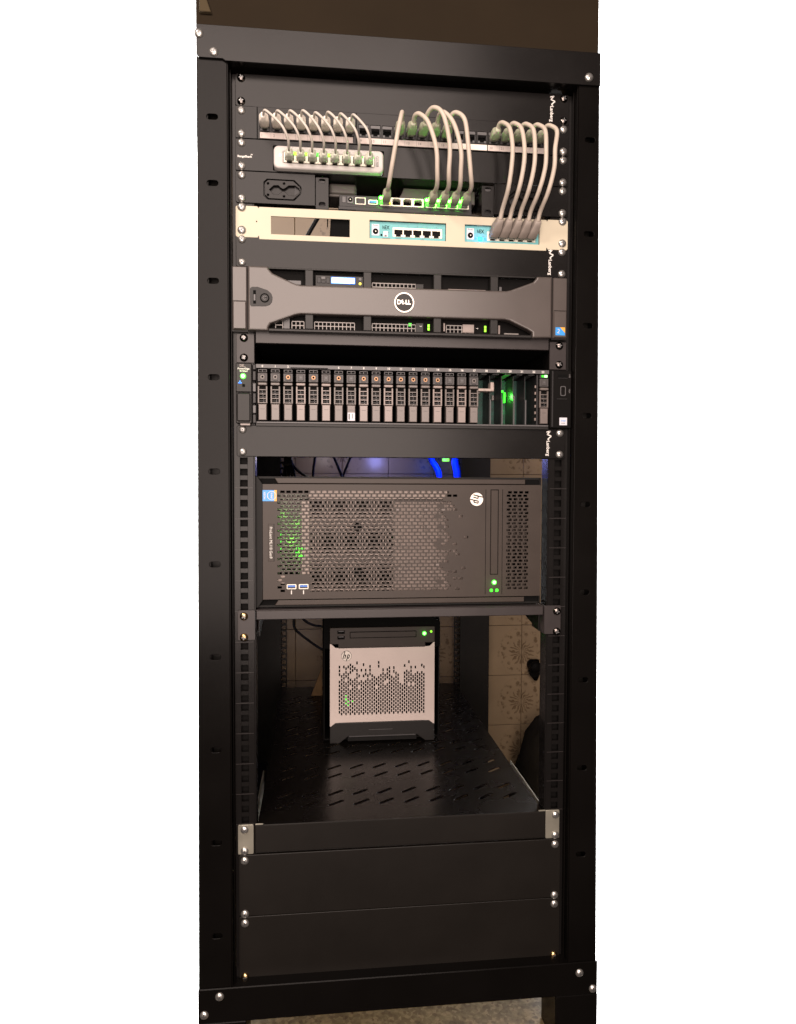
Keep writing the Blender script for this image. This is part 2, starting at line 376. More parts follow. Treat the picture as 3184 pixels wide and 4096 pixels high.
# ------------------------------------------------------------------ the rack
U = 44.45
rack = thing('server_rack', 'tall black open frame rack holding all the equipment', 'rack', (0, 0, H))
def slot(cx, cz, w=15, h=7.5): return rrect(cx-w/2, cx+w/2, cz-h/2, cz+h/2, 3.4, 3)
SL = [64+131.5*k for k in range(9)]
SL = [63.8, 153.2, 286.1, 418.4, 549.1, 679.2, 810.2, 942.5, 1076.4, 1211.9]
SR = [65.4, 200, 332.7, 464.1, 594.8, 725.5, 856.7, 990, 1122]
def post(sx, slots, inner):
    m = M(); a, b = sorted(((293 if sx < 0 else 285)*sx, sx*inner))
    o0, o1 = (-290, -296) if sx < 0 else (280, 293)
    m.mesh(plate([(o0, -14), (sx*inner, -14), (sx*inner, 1292), (o1, 1292)], [slot(sx*(270 if sx < 0 else 267), z) for z in slots], -20, -18, .5), 'frame')
    xi = sorted((sx*inner, sx*(inner-1.6)))
    m.box(*xi, -19, 40, -14, 1292, 'frame', bev=.5)                     # folded edge towards the bay
    m.box(*sorted((sx*278, sx*276)), -18, 60, -14, 1292, 'frame')
    m.box(*sorted((sx*(inner-2.2), sx*(inner-4.0))), -8, 20, -8, 1290, 'frame', bev=.4)
    m.box(*sorted((sx*256, sx*276)), 4, 8, 0, 1280, 'dpanel')
    m.build('post', rack)
post(-1, SL, 250); post(1, SR, 249)
def rail(sx):
    m = M(); xo, xi = 245.6, 217.5; hc, hw = 231.5, 5.2
    seg = lambda a, b: sorted((sx*a, sx*b))
    m.box(*seg(xo, hc+hw), 0, 2, -6, 1293, 'panel', bev=.3); m.box(*seg(hc-hw, xi), 0, 2, -6, 1293, 'panel', bev=.3)
    m.box(*seg(xi, xi-2), 0, 28, -6, 1293, 'panel', bev=.4)
    zs = []
    for n in range(12, 25):
        for o in (0, 15.9, 31.75): zs.append(n*U+o)
    prev = -6
    for z in zs:
        m.box(*seg(hc+hw, hc-hw), 0, 2, prev, z-4.9, 'panel'); prev = z+4.9
    m.box(*seg(hc+hw, hc-hw), 0, 2, prev, 1293, 'panel')
    for n in range(12, 24): m.box(*seg(244.5, 219), -.35, 0, n*U+38.0, n*U+38.6, 'shelf')   # unit marks
    m.box(*seg(xo, xi), 9, 11, 500, 1100, 'void')
    m.build('rail', rack)
rail(-1); rail(1)
def rear_rail(sx):
    m = M(); cx = 14; hc = 231
    if sx < 0: s0, s1, h0, h1 = -300, -222, -222.5, -211
    else: s0, s1, h0, h1 = 254, 335, 241, 253
    m.box(s0, s1, 850, 885, -14, H-60, 'dpanel', bev=1)
    e = (h1, h1+3) if sx < 0 else (h0-3, h0)
    m.box(*e, 850, 852, -14, H-60, 'dpanel')
    z = 400
    while z < 1250:
        m.box(h0, h1, 850, 852, z, z+5.6, 'dpanel'); z += 15.2
    m.build('rear_rail', rack)
rear_rail(-1); rear_rail(1)
m = M(); m.prism([(-290, -57), (280, -57), (280, -10.5), (252, -10.5), (-252, -10.5), (-256, -13), (-287, -13), (-290, -17)], -24, -21, 'panel', bev=.8)
m.box(-290, 280, -21, 30, -57, -54, 'frame'); m.box(-250, 250, -21.5, 20, -12.5, -10.5, 'frame', bev=.7); m.box(-244, 244, 18, 21, -54, -3, 'dpanel')
m.build('top_beam', rack)
m = M(); m.box(-296.5, 294, -24, -21, 1286.5, 1337, 'frame', bev=1.2); m.box(-250, 250, -21.5, 24, 1287, 1289, 'frame'); m.box(-244, 244, 20, 23, 1289, 1336, 'dpanel')
m.build('bottom_beam', rack)
for sx in (-1, 1):
    m = M(); m.box(*sorted((sx*229, (297 if sx < 0 else 295)*sx)), -23, 45, 1337.3, H, 'frame', bev=1.5); m.build('foot', rack)
for sx in (-1, 1):
    for z0 in (-50, 1300):
        m = M(); m.box(*sorted(((291 if sx < 0 else 283)*sx, sx*262)), 60, 850, z0, z0+36, 'dpanel', bev=1); m.build('side_beam', rack)
m = M(); m.box(-290, -287, 60, 850, -14, 1300, 'dpanel'); m.build('side_panel', rack)
m = M(); m.box(-244, 300, 830, 848, -50, -14, 'dpanel'); m.build('rear_beam', rack)
for x, z in ((-266.7, -20.8), (-286.5, -44), (262.4, -21.0), (-266.4, 1298.1), (-288, 1323.6), (265.7, 1302.3), (287, 1328.2)):
    screw(rack, x, -24, z, 'zinc', 6.2)

# ------------------------------------------------------------------ blank panels
def mark(mm, zc):                                                        # maker's zigzag and name, read from top to bottom
    mm.mesh(text('Lanberg', 7.0, 214.5, zc+6.5, -2.75, rot=-90, bold=.1), 'print')
    pts = [(212, -17.5), (218, -19), (213, -14), (219.5, -11.5), (214, -7), (216, -5.5)]
    for (x0, z0), (x1, z1) in zip(pts, pts[1:]):
        d = Vector((x1-x0, z1-z0)).normalized(); q = Vector((-d.y, d.x))*.75
        mm.prism([(x0+q.x, zc+z0+q.y), (x1+q.x, zc+z1+q.y), (x1-q.x, zc+z1-q.y), (x0-q.x, zc+z0-q.y)], -2.85, -2.6, 'print')
def blank(n0, h, label, logo, kinds=('zinc',)*4, zs=None, mt='panel', x=241):
    z0 = n0*U-6.0 if zs is None else zs[0]; z1 = n0*U-6.4+h*U if zs is None else zs[1]
    t = thing('blank_panel', label, 'blank panel', (0, 0, z1), 'blank filler panels in the rack')
    m = M(); out = [(-x, z0+2), (-x+2, z0), (-217, z0), (-216, z0-.1), (216, z0-.1), (217, z0), (x-2, z0), (x, z0+2), (x, z1-2), (x-2, z1), (217, z1), (216, z1+.2), (-216, z1+.2), (-217, z1), (-x+2, z1), (-x, z1-2)]
    m.prism(out, -2.6, -.2, mt, bev=.7)
    m.box(-215, 215, -1, 16, z0, z0+1.4, mt); m.box(-215, 215, -1, 16, z1-1.4, z1, mt); m.build('face', t)
    if logo:
        m = M(); mark(m, (z0+z1)/2); m.build('lettering', t)
    if zs is None: sz = (n0*U, n0*U+31.75)
    else: sz = zs[2:]
    ks = iter(kinds)
    for sx in (-1, 1):
        for z in sz: screw(t, sx*232.5, -2.6, z, next(ks), 5.7 if zs is None else 5.9)
    return t
blank(0, 1, 'black one unit blank panel at the very top of the rack', 1, ('dchrome',)*4)
blank(5, 1, 'black one unit blank panel right below the ivory panel', 1)
blank(11, 1, 'black one unit blank panel right below the row of drives', 1)
blank(0, 2, 'upper of two tall plain black blank panels near the floor', 0, zs=(1105.5, 1196.0, 1113.5, 1192.5), mt='dpanel')
blank(0, 2, 'lowest plain black blank panel just above the bottom beam', 0, zs=(1197.0, 1293.0, 1206.4, 1286.2), mt='dpanel', kinds=('zinc', 'brass', 'zinc', 'brass'))

# ------------------------------------------------------------------ patch panel
pp = thing('patch_bay', 'black patch panel with numbered white strips and three rows of cables', 'patch panel', (0, 0, 82))
PX = [-200.3+17.05*i for i in range(8)]+[-61.3+16.85*i for i in range(8)]+[77.0+16.9*i for i in range(8)]
holes = [rrect(x-7.2, x+7.2, 54.3, 70.6, .5, 1) for x in PX]
m = M(); m.mesh(plate(rrect(-241, 241, 38.3, 82.2, 2, 3), holes, -3, -.5, .35), 'panel')
for x in (-210.6, -71.8, 68.2, 205): m.box(x-.7, x+.7, -3.15, -2.7, 38.8, 82, 'black')
m.box(-215, 215, -1, 30, 81, 82.2, 'panel'); m.box(-215, 215, -1, 30, 38.3, 39.4, 'panel'); m.build('face', pp)
m = M(); m.prism([(-7, H-8.3), (7, H-8.3), (7, H+7.6), (-7, H+7.6)], 7, 9, 'black')
m.box(-7.1, 7.1, -2.2, 6, H-8.2, H-3.6, 'keyl', bev=.4); m.box(-7.1, -5.9, -2.2, 6, H-3.6, H+8, 'key'); m.box(5.9, 7.1, -2.2, 6, H-3.6, H+8, 'key')
m.box(-5.9, -3, -2.2, 6, H+4.6, H+8, 'keyl', bev=.3); m.box(3, 5.9, -2.2, 6, H+4.6, H+8, 'keyl', bev=.3); m.box(-3, 3, -2.0, 6, H+6.6, H+8, 'key')
pt = m.build('port'); pme = pt.data; bpy.data.objects.remove(pt)
for x in PX:
    o = bpy.data.objects.new('port', pme); COL.objects.link(o); o.parent = pp; o.location = P(x, 0, 62.4)-org_of(pp)
for x0, x1, mt in ((-206.8, -76.6, 'label'), (-67.5, 64, 'label'), (66, 118, 'labelw'), (119.3, 203, 'label')):
    m = M(); m.box(x0, x1, -4.2, -2.9, 73.2, 81.4, mt, bev=.3); m.build('label_strip', pp)
m = M()
for i, x in enumerate(PX):
    if i in (16, 17, 18): continue
    m.mesh(text(str(i+1), 5.2, x-4, 77.6, -4.3), 'dprint')
    if i not in (0, 8, 19): m.box(x-8.6, x-8.3, -4.35, -4.2, 73.4, 81.2, 'dprint')
m.build('port_numbers', pp)
for sx in (-1, 1):
    for z in (U, U+31.75): screw(pp, sx*232.5, -3, z)

# ------------------------------------------------------------------ panel with the white switch
sp_ = thing('switch_panel', 'black panel whose cutout holds the white switch', 'rack panel', (0, 0, 126.5))
m = M(); m.mesh(plate(rrect(-241, 241, 83.0, 126.6, 2, 3), [rrect(-188.6, -32.4, 90, 124.5, .6, 1)], -2.6, -.4, .4), 'panel')
m.box(-215, 215, -1, 120, 125.2, 126.6, 'panel'); m.box(-215, -190, -1, 16, 83, 84.2, 'panel'); m.box(-30, 215, -1, 16, 83, 84.2, 'panel'); m.box(-189, -32, 6, 8, 84, 125, 'void')
m.build('face', sp_)
m = M(); m.mesh(text('RangeShark', 4.2, -228.2, 107.5, -2.7, bold=.1), 'print'); m.mesh(text('TM', 1.8, -218.5, 104.6, -2.7, bold=.1), 'print'); m.build('lettering', sp_)
for sx in (-1, 1):
    for z in (2*U, 2*U+31.75): screw(sp_, sx*232.5, -2.6, z)
sw = thing('network_switch', 'white eight port network switch with eight thin cables', 'network switch', (-111, 0, 126))
SX = [-165.6+15.85*i for i in range(8)]
m = M()
prof = rrect(-187.6, -33.4, 93.5, 124.9, 7, 5)
m.mesh(plate(prof, [rrect(-173.8, -111.2, 102.6, 116.6, .4, 1), rrect(-110.2, -47.2, 102.6, 116.6, .4, 1)], -12, 40, 2.2), 'white'); m.build('body', sw)
m = M(); m.box(-176, -45, 4, 6, 100, 119, 'void')
for x in SX:
    m.box(x-7.9, x-6.2, -12.2, 3, 102.9, 116.4, 'metalport', bev=.2); m.box(x+6.2, x+7.9, -12.2, 3, 102.9, 116.4, 'metalport', bev=.2)
    m.box(x-6.2, x-3.4, -12.1, 3, 113.8, 116.4, 'metalport'); m.box(x+3.4, x+6.2, -12.1, 3, 113.8, 116.4, 'metalport')
    m.box(x-6.2, x+6.2, -12.0, 3, 102.7, 103.8, 'metalport')
m.build('port_bank', sw)
m = M()
for i, k in ((0, 'lime'), (1, 'lime'), (2, 'green'), (3, 'lime')): m.box(SX[i]+5.6, SX[i]+8.9, -14, -12, 102.4, 106.4, k)
m.box(SX[1]-9.2, SX[1]-6.0, -13.6, -12, 102.6, 106.2, 'yellow'); m.box(SX[6]+6.4, SX[6]+7.8, -13, -12, 103.2, 105.2, 'green'); m.box(SX[7]+6.2, SX[7]+7.4, -13, -12, 103.2, 105.2, 'green')
m.build('port_light', sw)
m = M(); m.cyl(-178.2, -12.8, -11, 107.2, 1.4, 'iceled', 12); m.build('power_light', sw)
m = M()
for i, x in enumerate(SX): m.mesh(text(str(i+1), 2.6, x+1, 99.3, -12.3), 'dprint')
m.mesh(text('GS308', 5.6, -42.6, 109, -12.3, rot=-90), 'dprint'); m.mesh(text('8 port switch', 2.2, -46, 109.5, -12.3, rot=-90), 'dprint'); m.build('lettering', sw)

# ------------------------------------------------------------------ thin cables
ORD = ['first', 'second', 'third', 'fourth', 'fifth', 'sixth', 'seventh', 'eighth']
def plug_boot(t, x, zd, w=6.4, y=0, L=32, boot='boot', droop=0, dx=0):
    m = M(); f = lambda k: (x+dx*k, y-L*k, zd+droop*k)
    m.loft([((x, y+8, zd), 5.4, 3.6), ((x, y-4, zd), 5.5, 4.0), ((x, y-10, zd), 5.5, 4.0)], 'plug')
    m.loft([(f(.22), w*.94, 5.2), (f(.26), w, 5.6), (f(.70), w*.98, 5.6), (f(.80), w*.82, 5.2), (f(.86), w*.52, 4.4), (f(.98), w*.50, 3.8), (f(1), w*.40, 3.0)], boot)
    return m.build('plug', t)
for i in range(8):
    t = thing('patch_cable', f'thin white patch cable, {ORD[i]} from the left, patch panel to white switch', 'patch cable', (PX[i], 0, 63), 'thin white cables from patch panel to switch')
    xa, xb = PX[i], SX[i]; dz = random.uniform(-1.5, 1.5); s = (i+1)/8
    plug_boot(t, xa, 63, 6.6, -1, 31, boot='bootl'); plug_boot(t, xb, 110.2, 5.4, -11, 24, boot='plug')
    pts = [(xa, -27, 63), (xa+.5, -34, 62.5+dz), (xa+(xb-xa)*.10, -43-4*s, 62+dz), (xa+(xb-xa)*(.42), -52-5*s, 74+dz), (xa+(xb-xa)*.78, -58-4*s, 90), (xb-.5, -52-3*s, 103), (xb, -42, 109.6), (xb, -30, 110.2)]
    m = M(); m.tube(pts, 1.75, 'thin', 8, 8); m.build('cable', t)

# ------------------------------------------------------------------ firewall row
fp = thing('cutout_panel', 'black panel with knockout plates either side of the small firewall', 'rack panel', (0, 0, 171.5))
ARR = [(-202, 141), (-197.3, 136.6), (-159.3, 136.8), (-150, 145.5), (-149.2, 149.5), (-150.2, 156), (-159.4, 165.2), (-196.2, 165.0), (-202, 160)]
def offs(pts, d):
    cx = sum(p[0] for p in pts)/len(pts); cz = sum(p[1] for p in pts)/len(pts); out = []
    for x, z in pts:
        v = Vector((x-cx, z-cz)); out.append((x-d*math.copysign(1, v.x)*min(1, abs(v.x)/10), z-d*math.copysign(1, v.y)*min(1, abs(v.y)/10)))
    return out
KN = [(-194.2, 151.4), (-188, 145.6), (-181.8, 145.0), (-178.6, 148.2), (-174.9, 150.0), (-171.5, 148.4), (-167.2, 144.9), (-158.5, 144.4), (-153.2, 147.8), (-151.8, 151), (-153.4, 154.2), (-158.5, 158.4), (-167, 158.2), (-171, 154.4), (-175, 152.6), (-178.8, 154.8), (-181.8, 157.8), (-188, 157.8)]
def side_plate(sx):
    m = M(); f = lambda p: [(sx*-1*q[0], q[1]) for q in p]
    out = [(-241, 129.5), (-239, 127.5), (-130, 127.5), (-130, 171), (-239, 171), (-241, 169)]
    hol = lambda x, z, r: [(x+r*math.cos(k*math.pi/4), z+r*math.sin(k*math.pi/4)) for k in range(8)]
    m.mesh(plate(f(out), [f(ARR)], -2.4, -.4, .4), 'panel')
    m.mesh(plate(f(offs(ARR, 1.3)), [f(KN)]+[f(hol(x, z, 1.5)) for x, z in ((-196, 143.0), (-173.6, 142.2), (-196, 158.8), (-173.7, 160.0))], -2.6, -.4, .5), 'panel')
    m.box(*sorted((sx*204, sx*148)), 2.5, 4, 134, 168, 'panel'); m.box(*sorted((sx*159, sx*151)), 1.6, 2.5, 143, 160, 'key')
    m.mesh(plate(f(rrect(-129.4, -110.9, 131, 175.5, 1.5, 2)), [f(rrect(-124.7, -115.6, 133.2, 138.8, 2.6, 3)), f(rrect(-124.7, -115.6, 165.6, 171.4, 2.6, 3))], -2.6, -.2, .4), 'panel')
    m.box(*sorted((sx*112.4, sx*110.9)), -.5, 70, 131.2, 175, 'panel'); m.box(*sorted((sx*215, sx*112)), -1, 12, 169.8, 171, 'panel')
    m.box(*sorted((sx*128, sx*112)), 9, 10, 131, 176, 'keyl')
    m.build('side_plate', fp)
side_plate(-1); side_plate(1)
m = M(); m.box(-72, 108, 4, 130, 171.3, 172.6, 'dpanel'); m.build('tray', fp)
for sx in (-1, 1):
    for z in (3*U, 3*U+31.75): screw(fp, sx*232.5, -2.4, z)
fw = thing('firewall', 'small dark firewall box with green lit ports', 'firewall', (1, 10, 171))
def clipped(x0, x1, z0, z1): return [(x0, z0), (x1, z0), (x1, z1), (x0, z1)]
m = M(); m.mesh(plate(rrect(-95.6, 98.6, 149.0, 165.4, 1.2, 2), [clipped(-36.7, 27.3, 150.0, 162.0), clipped(29.4, 94.3, 150.0, 162.0)], 9.5, 70, .5), 'key')
m.prism([(-96.5, 165.6), (98.6, 165.6), (98.6, 171), (-96.5, 171)], 7, 70, 'key', bev=.8); m.box(-96, 99, 70, 110, 149, 171, 'key'); m.box(-38, 95, 24, 26, 149.5, 165, 'black'); m.build('body', fw)
m = M(); m.box(-91.4, -86.0, 9, 10, 151.2, 160.2, 'keyl', bev=.4); m.box(-84.2, -75, 8.4, 10, 151.2, 161.4, 'keyl', bev=.5); m.cyl(-79.7, 7.9, 10, 155.6, 3.2, 'black', 16); m.cyl(-79.7, 7.2, 8, 155.8, .8, 'metalport', 8); m.build('power_socket', fw)
m = M(); m.mesh(plate(rrect(-72.6, -57.4, 152.0, 162.0, .6, 1), [rrect(-71.2, -58.8, 153.2, 160.8, .4, 1)], 8.4, 11, .3), 'metalport'); m.box(-71.4, -58.6, 10, 11, 153, 161, 'black'); m.build('module_port', fw)
m = M(); m.mesh(plate(rrect(-54, -39.8, 154.6, 161.6, 2, 3), [rrect(-52.3, -41.5, 156.0, 160.3, .6, 2)], 8, 11, .3), 'metalport'); m.box(-52.2, -41.6, 8.8, 10, 156, 158.6, 'usb'); m.box(-52.2, -41.6, 10, 11, 158.6, 160.3, 'black'); m.build('usb_port', fw)
FX = [-28.7, -12.5, 3.4, 19.3, 38.2, 54.6, 70.6, 86.6]
for i, x in enumerate(FX):
    m = M(); m.mesh(plate(clipped(x-7.9, x+7.9, 149.9, 162.1), [[(x-6, 152.2), (x-4, 152.2), (x-4, 151.0), (x+4, 151.0), (x+4, 152.2), (x+6, 152.2), (x+6, 160.4), (x-6, 160.4)]], 8.6, 22, .25), 'metalport')
    m.build('port', fw)
m = M()
for i in (0, 4, 5, 6, 7):
    x = FX[i]-6.9
    m.cyl(x-.2, 5.6, 9, 152.4, 3.3, 'greenh', 14); m.cyl(x-.2, 5.2, 7, 152.4, 2.1, 'greenw', 14); m.cyl(x+1.6, 5.8, 9, 158.0, 2.2, 'greenh', 12); m.box(x-1.6, x-.2, 7.6, 8.6, 154.5, 161, 'green')
m.cyl(FX[0]+6.8, 7, 9, 158.8, 1.4, 'yellow', 10); m.build('port_light', fw)
for i in (0, 4, 5, 6, 7): led_lamp('port_led', FX[i]-7, 1, 153.5, .03, (.12, 1, .05), .003)

tt = thing('power_adapter', 'pale grey power adapter lying behind the firewall panel', 'power adapter', (-90, 40, 148))
m = M(); m.box(-110, -70, 22, 60, 127.5, 143, 'adapter', bev=4, seg=3); m.box(-110, -69, 20, 62, 144, 148, 'adapter', bev=1); m.build('case', tt)
tt = thing('sheet_metal_cover', 'grey sheet metal lid behind the firewall and its cables', 'metal cover', (55, 90, 150))
m = M(); m.prism([(0, 128.5), (107, 128.5), (107, 148), (-10, 148), (-4, 138)], 26, 60, 'adapter', bev=1); m.build('lid', tt)

# ------------------------------------------------------------------ ivory panel with two routers
iv = thing('ivory_panel', 'ivory rack panel with one open window and two small routers', 'rack panel', (0, 0, 221))
out = [(-241, 177.5), (-239, 175.6), (-211, 175.6), (-209.5, 178.2), (-208.8, 178.2), (-208.3, 176.2), (208.3, 176.2), (208.8, 178.2), (209.5, 178.2), (211, 175.6), (239, 175.6), (241, 177.5), (241, 217.4), (239, 219.2), (210.4, 219.2), (209.5, 216.8), (208.8, 216.8), (208.3, 221.2), (-208.3, 221.2), (-208.8, 216.8), (-209.5, 216.8), (-210.4, 219.2), (-239, 219.2), (-241, 217.4)]
m = M(); m.mesh(plate(out, [clipped(-191.9, -80.9, 188.4, 213.3), clipped(-52.6, 58.6, 187.6, 213.2), clipped(86.3, 198.2, 187.9, 212.6), [(-212+1*math.cos(k), 196.8+1*math.sin(k)) for k in range(6)]], -3.2, -.4, .5), 'ivory')
m.box(-208, 208, -1.2, 60, 219.8, 221.1, 'ivory'); m.build('face', iv)
m = M(); m.box(-108, -79, 3, 100, 184, 219, 'black', bev=1); m.build('inner_box', iv)
for sx in (-1, 1):
    for z in (4*U, 4*U+31.75): screw(iv, sx*232.5, -3.2, z, 'zinc', 6.1)
def router(x0, w, label, lit):
    t = thing('router', label, 'router', (x0+w/2, 0, 213), 'two small routers in the ivory panel'); k = w/111.3; X = lambda v: x0+v*k
    px = [42.2, 56, 69.8, 83.7, 97.6]
    m = M(); m.mesh(plate(clipped(x0+.3, x0+w-.3, 187.9, 212.9), [clipped(X(34.6), X(105.6), 196.2, 208.4), ], 1.2, 3, .2), 'teal')
    m.box(x0, x0+w, 3, 90, 187.6, 213, 'void'); m.build('body', t)
    m = M(); hs = [[(X(v)-6, 198.4), (X(v)+6, 198.4), (X(v)+6, 205.4), (X(v)+3.6, 205.4), (X(v)+3.6, 208.2), (X(v)-3.6, 208.2), (X(v)-3.6, 205.4), (X(v)-6, 205.4)] for v in px]
    m.mesh(plate(rrect(X(33.8), X(106.2), 195.3, 208.7, .5, 1), hs, .6, 3.4, .25), 'metalport'); m.build('port_bank', t)
    m = M(); m.box(X(3.6), X(14.4), .8, 1.3, 191.8, 207.8, 'stwhite'); m.cyl(X(9.0), .2, 2, 202, 4.0, 'black', 20); m.cyl(X(9.2), -.4, 2, 202.2, .9, 'metalport', 8); m.build('power_socket', t)
    m = M(); m.mesh(text('hEX', 7.5, X(24), 196.0, 1.1, bold=.1, sx=.8), 'black'); m.mesh(text('Power', 2.8, X(9), 193.6, .7), 'dprint'); m.mesh(text('Internet', 2.5, X(42), 210.8, 1.1), 'dprint'); m.mesh(text('LAN', 2.5, X(77), 210.9, 1.1), 'dprint')
    for j, v in enumerate(px): m.mesh(text(str(j+1), 2.6, X(v), 192.8, 1.1), 'dprint')
    m.mesh(text('PWR  USR', 2.2, X(24), 203, 1.1), 'dprint'); m.box(X(18.5), X(30), .9, 1.3, 211.0, 211.9, 'dprint'); m.build('lettering', t)
    if lit:
        m = M(); m.box(X(20.4), X(26.8), .2, 1.4, 203.6, 209.6, 'cyan', bev=.6); m.cyl(X(16.6), .6, 1.4, 205.8, 1.4, 'bluel', 10); m.box(X(29), X(32.6), .6, 1.3, 204.6, 208.4, 'bluel'); m.build('status_light', t)
        led_lamp('router_led', X(23.6), -4, 206.6, .006, (.05, .4, 1), .003)
    else:
        m = M(); m.cyl(X(17.5), .6, 1.4, 206.8, 1.5, 'black', 10); m.box(X(20.3), X(27), .9, 1.3, 201.2, 209, 'stwhite'); m.box(X(22), X(25), .6, 1, 206.4, 208.6, 'dprint'); m.build('reset_hole', t)
    return [X(v) for v in px]
router(-52.7, 111.3, 'left router with teal front and five empty ports', 0)
RX = router(86.2, 111.9, 'right router with teal front, blue light and five plugged cables', 1)

# ------------------------------------------------------------------ thick cables
G1 = 'thick pale cables hanging in the middle'; G2 = 'thick pale cables hanging on the right'
mid = [(11, 0), (12, 4), (13, 5), (14, 6), (15, 7)]
paths = {0: [(.0, -42, 58), (-2, -56, 62), (-8, -66, 90), (-14, -60, 125)],
         4: [(1, -44, 58), (7, -54, 61), (17, -62, 76), (27, -66, 110), (30, -58, 138)],
         5: [(1, -46, 56), (8, -60, 54), (19, -70, 68), (28, -70, 106), (29, -60, 138)],
         6: [(1, -46, 56), (7, -56, 58), (18, -66, 78), (27, -68, 112), (29, -58, 138)],
         7: [(1, -46, 56), (7, -56, 57), (16, -66, 72), (21, -66, 108), (26, -58, 138)]}
for k, (p, f) in enumerate(mid):
    t = thing('patch_cable', f'thick pale cable, {ORD[k]} from the left in the middle group, down to the firewall', 'patch cable', (PX[p], 0, 63), G1)
    xa, xb = PX[p], FX[f]
    plug_boot(t, xa, 63, 6.6, -1, 34); plug_boot(t, xb, 156, 5.8, 8, 34, droop=-3)
    pts = [(xa, -30, 63)]+[(xa+dx, y, z) for dx, y, z in paths[f]]+[(xb, -44, 151), (xb, -22, 153.4)]
    m = M(); m.tube(pts, 3.1, 'cable', 10, 8); m.build('cable', t)
bul = [14, 14, 12, 11, 7]
for k in range(5):
    p = 19+k; xa, xb = PX[p], RX[k]
    t = thing('patch_cable', f'thick pale cable, {ORD[k]} from the left in the right group, down to the right router', 'patch cable', (xa, 0, 63), G2)
    plug_boot(t, xa, 63, 6.6, -1, 30)
    m = M(); d = Vector((5.5, -19, -17))
    c = Vector((xb, 0, 203)); f = lambda s: tuple(c+d*s)
    m.loft([((xb, 8, 203), 5.4, 3.6), (f(.16), 5.5, 4)], 'plug')
    m.loft([(f(.10), 6.2, 5.2), (f(.20), 6.9, 6.4), (f(.62), 6.7, 6.6), (f(.95), 5.0, 5.2), (f(1.08), 4.5, 4.2), (f(1.12), 3.4, 3.2)], 'bootd', tilt=(-.55, 0)); m.build('plug', t)
    e = f(1.05); b = bul[k]
    pts = [(xa, -26, 62), (xa+1, -36, 58), (xa+5, -44, 61), (xa+11, -52, 72), (xa+b-1, -60, 100), (xa+b-2, -60, 126), (e[0]+ (xa+b-e[0])*.45, -50, 154), (e[0]+1.2, e[1]-8, e[2]-12), e]
    m = M(); m.tube(pts, 3.1, 'cable', 10, 8); m.build('cable', t)

# ------------------------------------------------------------------ two unit server with the curved bezel
sv = thing('rack_server', 'two unit rack server with warm grey curved bezel and round logo', 'server', (0, 0, 352))
m = M(); m.box(-217, 217, 5, 640, 262, 350, 'void'); m.box(-214, 214, -3, 5, 354.6-7, 366.5, 'shelf', bev=.6); m.box(-214, 214, 5, 640, 364, 366.5, 'black'); m.build('chassis', sv)
BZ = [(-223.5, 262), (-196, 262), (-194, 266), (-189, 271.2), (-158, 284.6), (-150, 286.2), (146, 284.6), (153, 283), (185.9, 270.5), (190, 266), (192, 262.5), (214.3, 262.5), (214.3, 350.6), (185.5, 351.5), (184.8, 343.5), (178, 339.5), (151, 327.5), (144, 326.2), (-150, 326.6), (-157.5, 328), (-192, 341), (-195, 346), (-195.5, 351), (-223.5, 351)]
m = M(); m.prism(BZ, -15, -3, 'bezel', bev=2.6, seg=3)
m.box(-196, 186, -13, -3, 346.8, 352, 'bezeld', bev=1.4); m.box(-196, 190, -9, -3, 261.4, 263.6, 'bezeld', bev=.5)
m.build('bezel', sv)
for x in (-138.5, -56, 45.2, 128.8):
    for z0, z1 in ((263.6, 287), (325, 347)):
        m = M(); m.box(x-6, x+6, -11, -4, z0, z1, 'bezeld', bev=1); m.build('bezel_bar', sv)
def ear(x0, x1):
    m = M(); m.box(x0, x1, -12, 0, 262.5, 350.5, 'bezel', bev=1.2); m.box(x0-.5, x1+.5, -8, 0, 262, 352, 'bezeld'); o = m.build('end_cap', sv)
    m = M(); m.box(x0+1.2, x1-1.2, -14, -11.5, 311, 349.5, 'bezel', bev=1.0); m.box(x0+1.2, x1-1.2, -12.15, -11.5, 310.0, 310.9, 'black'); m.build('latch', o)
ear(-245.3, -225); ear(216.8, 238.0)
m = M(); k = [(-220.5, 293.5), (-218, 291.4), (-210, 291), (-196.5, 295.2), (-191, 300), (-189.3, 305), (-190, 311), (-193, 315.4), (-199, 317.6), (-218.6, 318.2), (-220.5, 316)]
m.prism(k, -15.6, -14.5, 'bezeld', bev=.3); m.box(-216, -212.2, -15.9, -15.4, 296, 314.5, 'black'); m.box(-215.6, -212.6, -16.3, -15.4, 301.5, 310.5, 'keyl', bev=.4)
m.ring(-200.2, -16.4, -15.4, 306.2, 6.4, 5.0, 'black', 24); m.cyl(-200.2, -16.6, -15.4, 306.2, 4.7, 'bezeld', 24); m.ring(-200.2, -16.9, -16.4, 306.2, 2.6, 1.9, 'keyl', 16); m.box(-199, -197, -16.9, -16.5, 305.6, 306.9, 'black'); m.build('lock', sv)
m = M(); m.cyl(-3.8, -16.4, -14.5, 306.6, 13.2, 'bezeld', 40); m.ring(-3.8, -17.0, -14.6, 306.6, 14.2, 12.5, 'logo', 40)
m.mesh(text('D', 8.6, -11.2, 306.4, -16.5, bold=.35, sx=.95), 'logo'); m.mesh(text('E', 8.2, -5.9, 306.4, -16.5, rot=28, bold=.3, sx=.9), 'logo'); m.mesh(text('LL', 8.6, 1.6, 306.4, -16.5, bold=.35, sx=.9), 'logo'); m.build('badge', sv)
m = M(); m.box(-130, -60, -4.5, 3, 268.5, 285, 'bezeld', bev=.8)
for x in (-127, -114.5): m.box(x, x+5, -5.1, -4.4, 272, 280, 'key', bev=.4)
